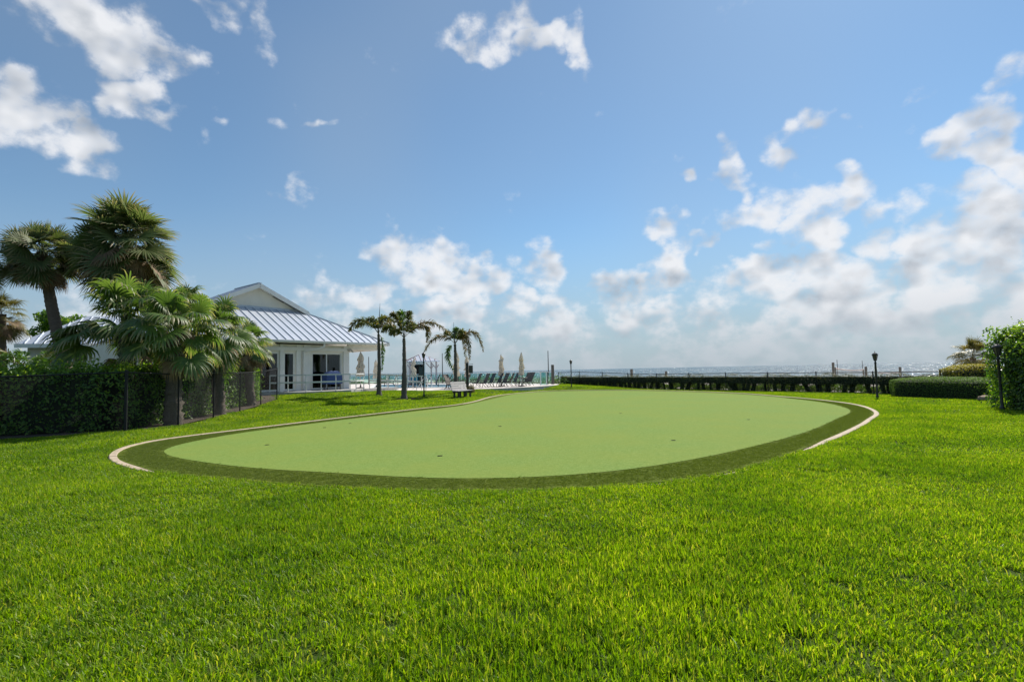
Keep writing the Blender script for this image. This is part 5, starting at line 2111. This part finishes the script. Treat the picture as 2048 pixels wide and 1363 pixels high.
for i in range(4):
    a, b = np.array(cn[i]), np.array(cn[(i + 1) % 4])
    for k in range(1, 7):
        f = k / 7
        q0 = a + (b - a) * f
        g = 2 * min(f, 1 - f)
        mid_ = (a + b) / 2
        inward = (np.array(ap) - mid_) * g
        MB().bar(q0 + ZU * .03, q0 + inward + ZU * .03, .03, .04).build('seam', M['pink'], hro)
for (x, y) in ((1.3, -1.3), (1.3, 1.3), (-1.3, -1.3), (-1.3, 1.3)):
    po = MB().box((x, y, eave / 2 - .02), (.14, .14, eave - .06))
    sx = -1 if x > 0 else 1
    po.bar((x, y, eave - .75), (x + sx * .55, y, eave - .12), .09).bar((x, y, eave - .75), (x - sx * .25, y, eave - .35), .08)
    po.build('post', M['pink'], hut)

# pool ladder rails, glass balustrade, gate
for i, (px, lb) in enumerate(((855, 'bent white pool handrail nearest the lamp post'), (863.5, 'bent white pool handrail right of the lamp post'))):
    b_ = np.array([*flat_at(px, 775 - i, DK), DK])
    hr_ = MB().tube([(0, 0, 0), (0, 0, .75), (-.12, 0, .88), (-.3, 0, .85), (-.75, .2, .2), (-.85, .2, -.15)], .028, 7).build('pool_handrail', M['alu'], None, True)
    hr_.location = tuple(b_)
    tag(hr_, lb, 'handrail', 'pool handrails')
gb = [(-26, 65), (-9.3, 65.2), (-2.9, 56.6), (3.6, 46.8)]
gr_ = empty('glass_balustrade', (*gb[0], DK), 0, 'clear green glass balustrade along the sea side of the pool terrace', 'railing')
o0 = np.array([*gb[0], DK])
for a, b in zip(gb[:-1], gb[1:]):
    a, b = np.array([*a, DK]) - o0, np.array([*b, DK]) - o0
    k = max(2, int(np.linalg.norm(b - a) / 1.6))
    for i in range(k):
        p0, p1 = a + (b - a) * (i / k), a + (b - a) * ((i + 1) / k)
        d = (p1 - p0) / np.linalg.norm(p1 - p0)
        MB().bar(p0 + d * .06 + ZU * .56, p1 - d * .06 + ZU * .56, .012, .98).build('glass_pane', M['glass_green'], gr_)
        MB().tube([p0, p0 + ZU * 1.1], .03, 6).build('post', M['alu'], gr_)
    MB().bar(a + ZU * 1.11, b + ZU * 1.11, .05, .04).build('rail', M['alu'], gr_)
g1 = atd(1087, 760, 45)
gt = empty('glass_gate', (g1[0], g1[1], DK), R(8), 'white framed green glass gate beside the timber post', 'gate')
gw_ = 12 / 1024 * 45
gh = 1.12
MB().box((-gw_ / 2, 0, gh / 2), (.08, .06, gh)).box((gw_ / 2, 0, gh / 2), (.08, .06, gh)).box((0, 0, gh + .03), (gw_ + .08, .06, .07)).build('frame', M['alu'], gt)
MB().box((0, 0, gh / 2), (gw_ - .08, .015, gh - .06)).build('glass_pane', M['glass_green'], gt)
MB().box((gw_ / 2 + .12, 0, .55), (.06, .06, 1.15)).build('gate_post', M['black'], gt)
# sea-side shrubs behind the glass
spots = [(-22, 67.5), (-18, 68), (-14, 68), (-10.5, 67.4), (-8.0, 65.2), (-6.4, 63), (-4.8, 60.8), (-3.4, 58.9), (-2.2, 57.4), (-1.0, 55.6), (.2, 53.8), (1.4, 52.1), (2.5, 50.4), (3.6, 48.9), (4.4, 47.6)]
M['seagrape'] = leafy('seagrape_leaf', [(.05, .11, .02), (.08, .16, .03), (.14, .21, .05)], .4, (1.6, 1.7, .6), .4)
for i, (x, y) in enumerate(spots):
    nth = ['first', 'second', 'third', 'fourth', 'fifth', 'sixth', 'seventh', 'eighth', 'ninth', 'tenth', 'eleventh', 'twelfth', 'thirteenth', 'fourteenth', 'last'][i]
    o = shrub('%s green shrub behind the glass balustrade, counting from the clubhouse' % nth, (x + .9, y + .8, .02), 1.25, 1.0, .98 + .12 * math.sin(i * 2.1), 900, .16, M['seagrape'], 80 + i)
    o['group'] = 'shrubs behind the glass balustrade'

# blue covered grill in front of the sliding door
gc_ = hp(-1.95, .95, FLOOR)
gl = empty('covered_grill', gc_, math.atan2(UY, UX), 'blue covered grill cart in front of the sliding glass door', 'grill')
cv = MB()
vs, fs = [], []
for (zz, a, b) in ((.42, .62, .30), (.95, .60, .29), (1.10, .55, .27), (1.28, .34, .22), (1.30, .1, .1)):
    for (x, y) in ((-1, -1), (0, -1.08), (1, -1), (1.04, 0), (1, 1), (0, 1.08), (-1, 1), (-1.04, 0)):
        vs.append((x * a, y * b, zz + .02 * math.sin(x * 3 + y)))
for i in range(4):
    for j in range(8):
        fs.append((i * 8 + j, i * 8 + (j + 1) % 8, (i + 1) * 8 + (j + 1) % 8, (i + 1) * 8 + j))
cv.add(vs, fs).build('cover', M['blue'], gl)
for x in (-.5, .5):
    for y in (-.2, .2):
        MB().box((x, y, .21), (.05, .05, .42)).build('leg', M['frame'], gl)
MB().box((0, 0, .12), (1.0, .42, .03)).build('shelf', M['frame'], gl)
grow()
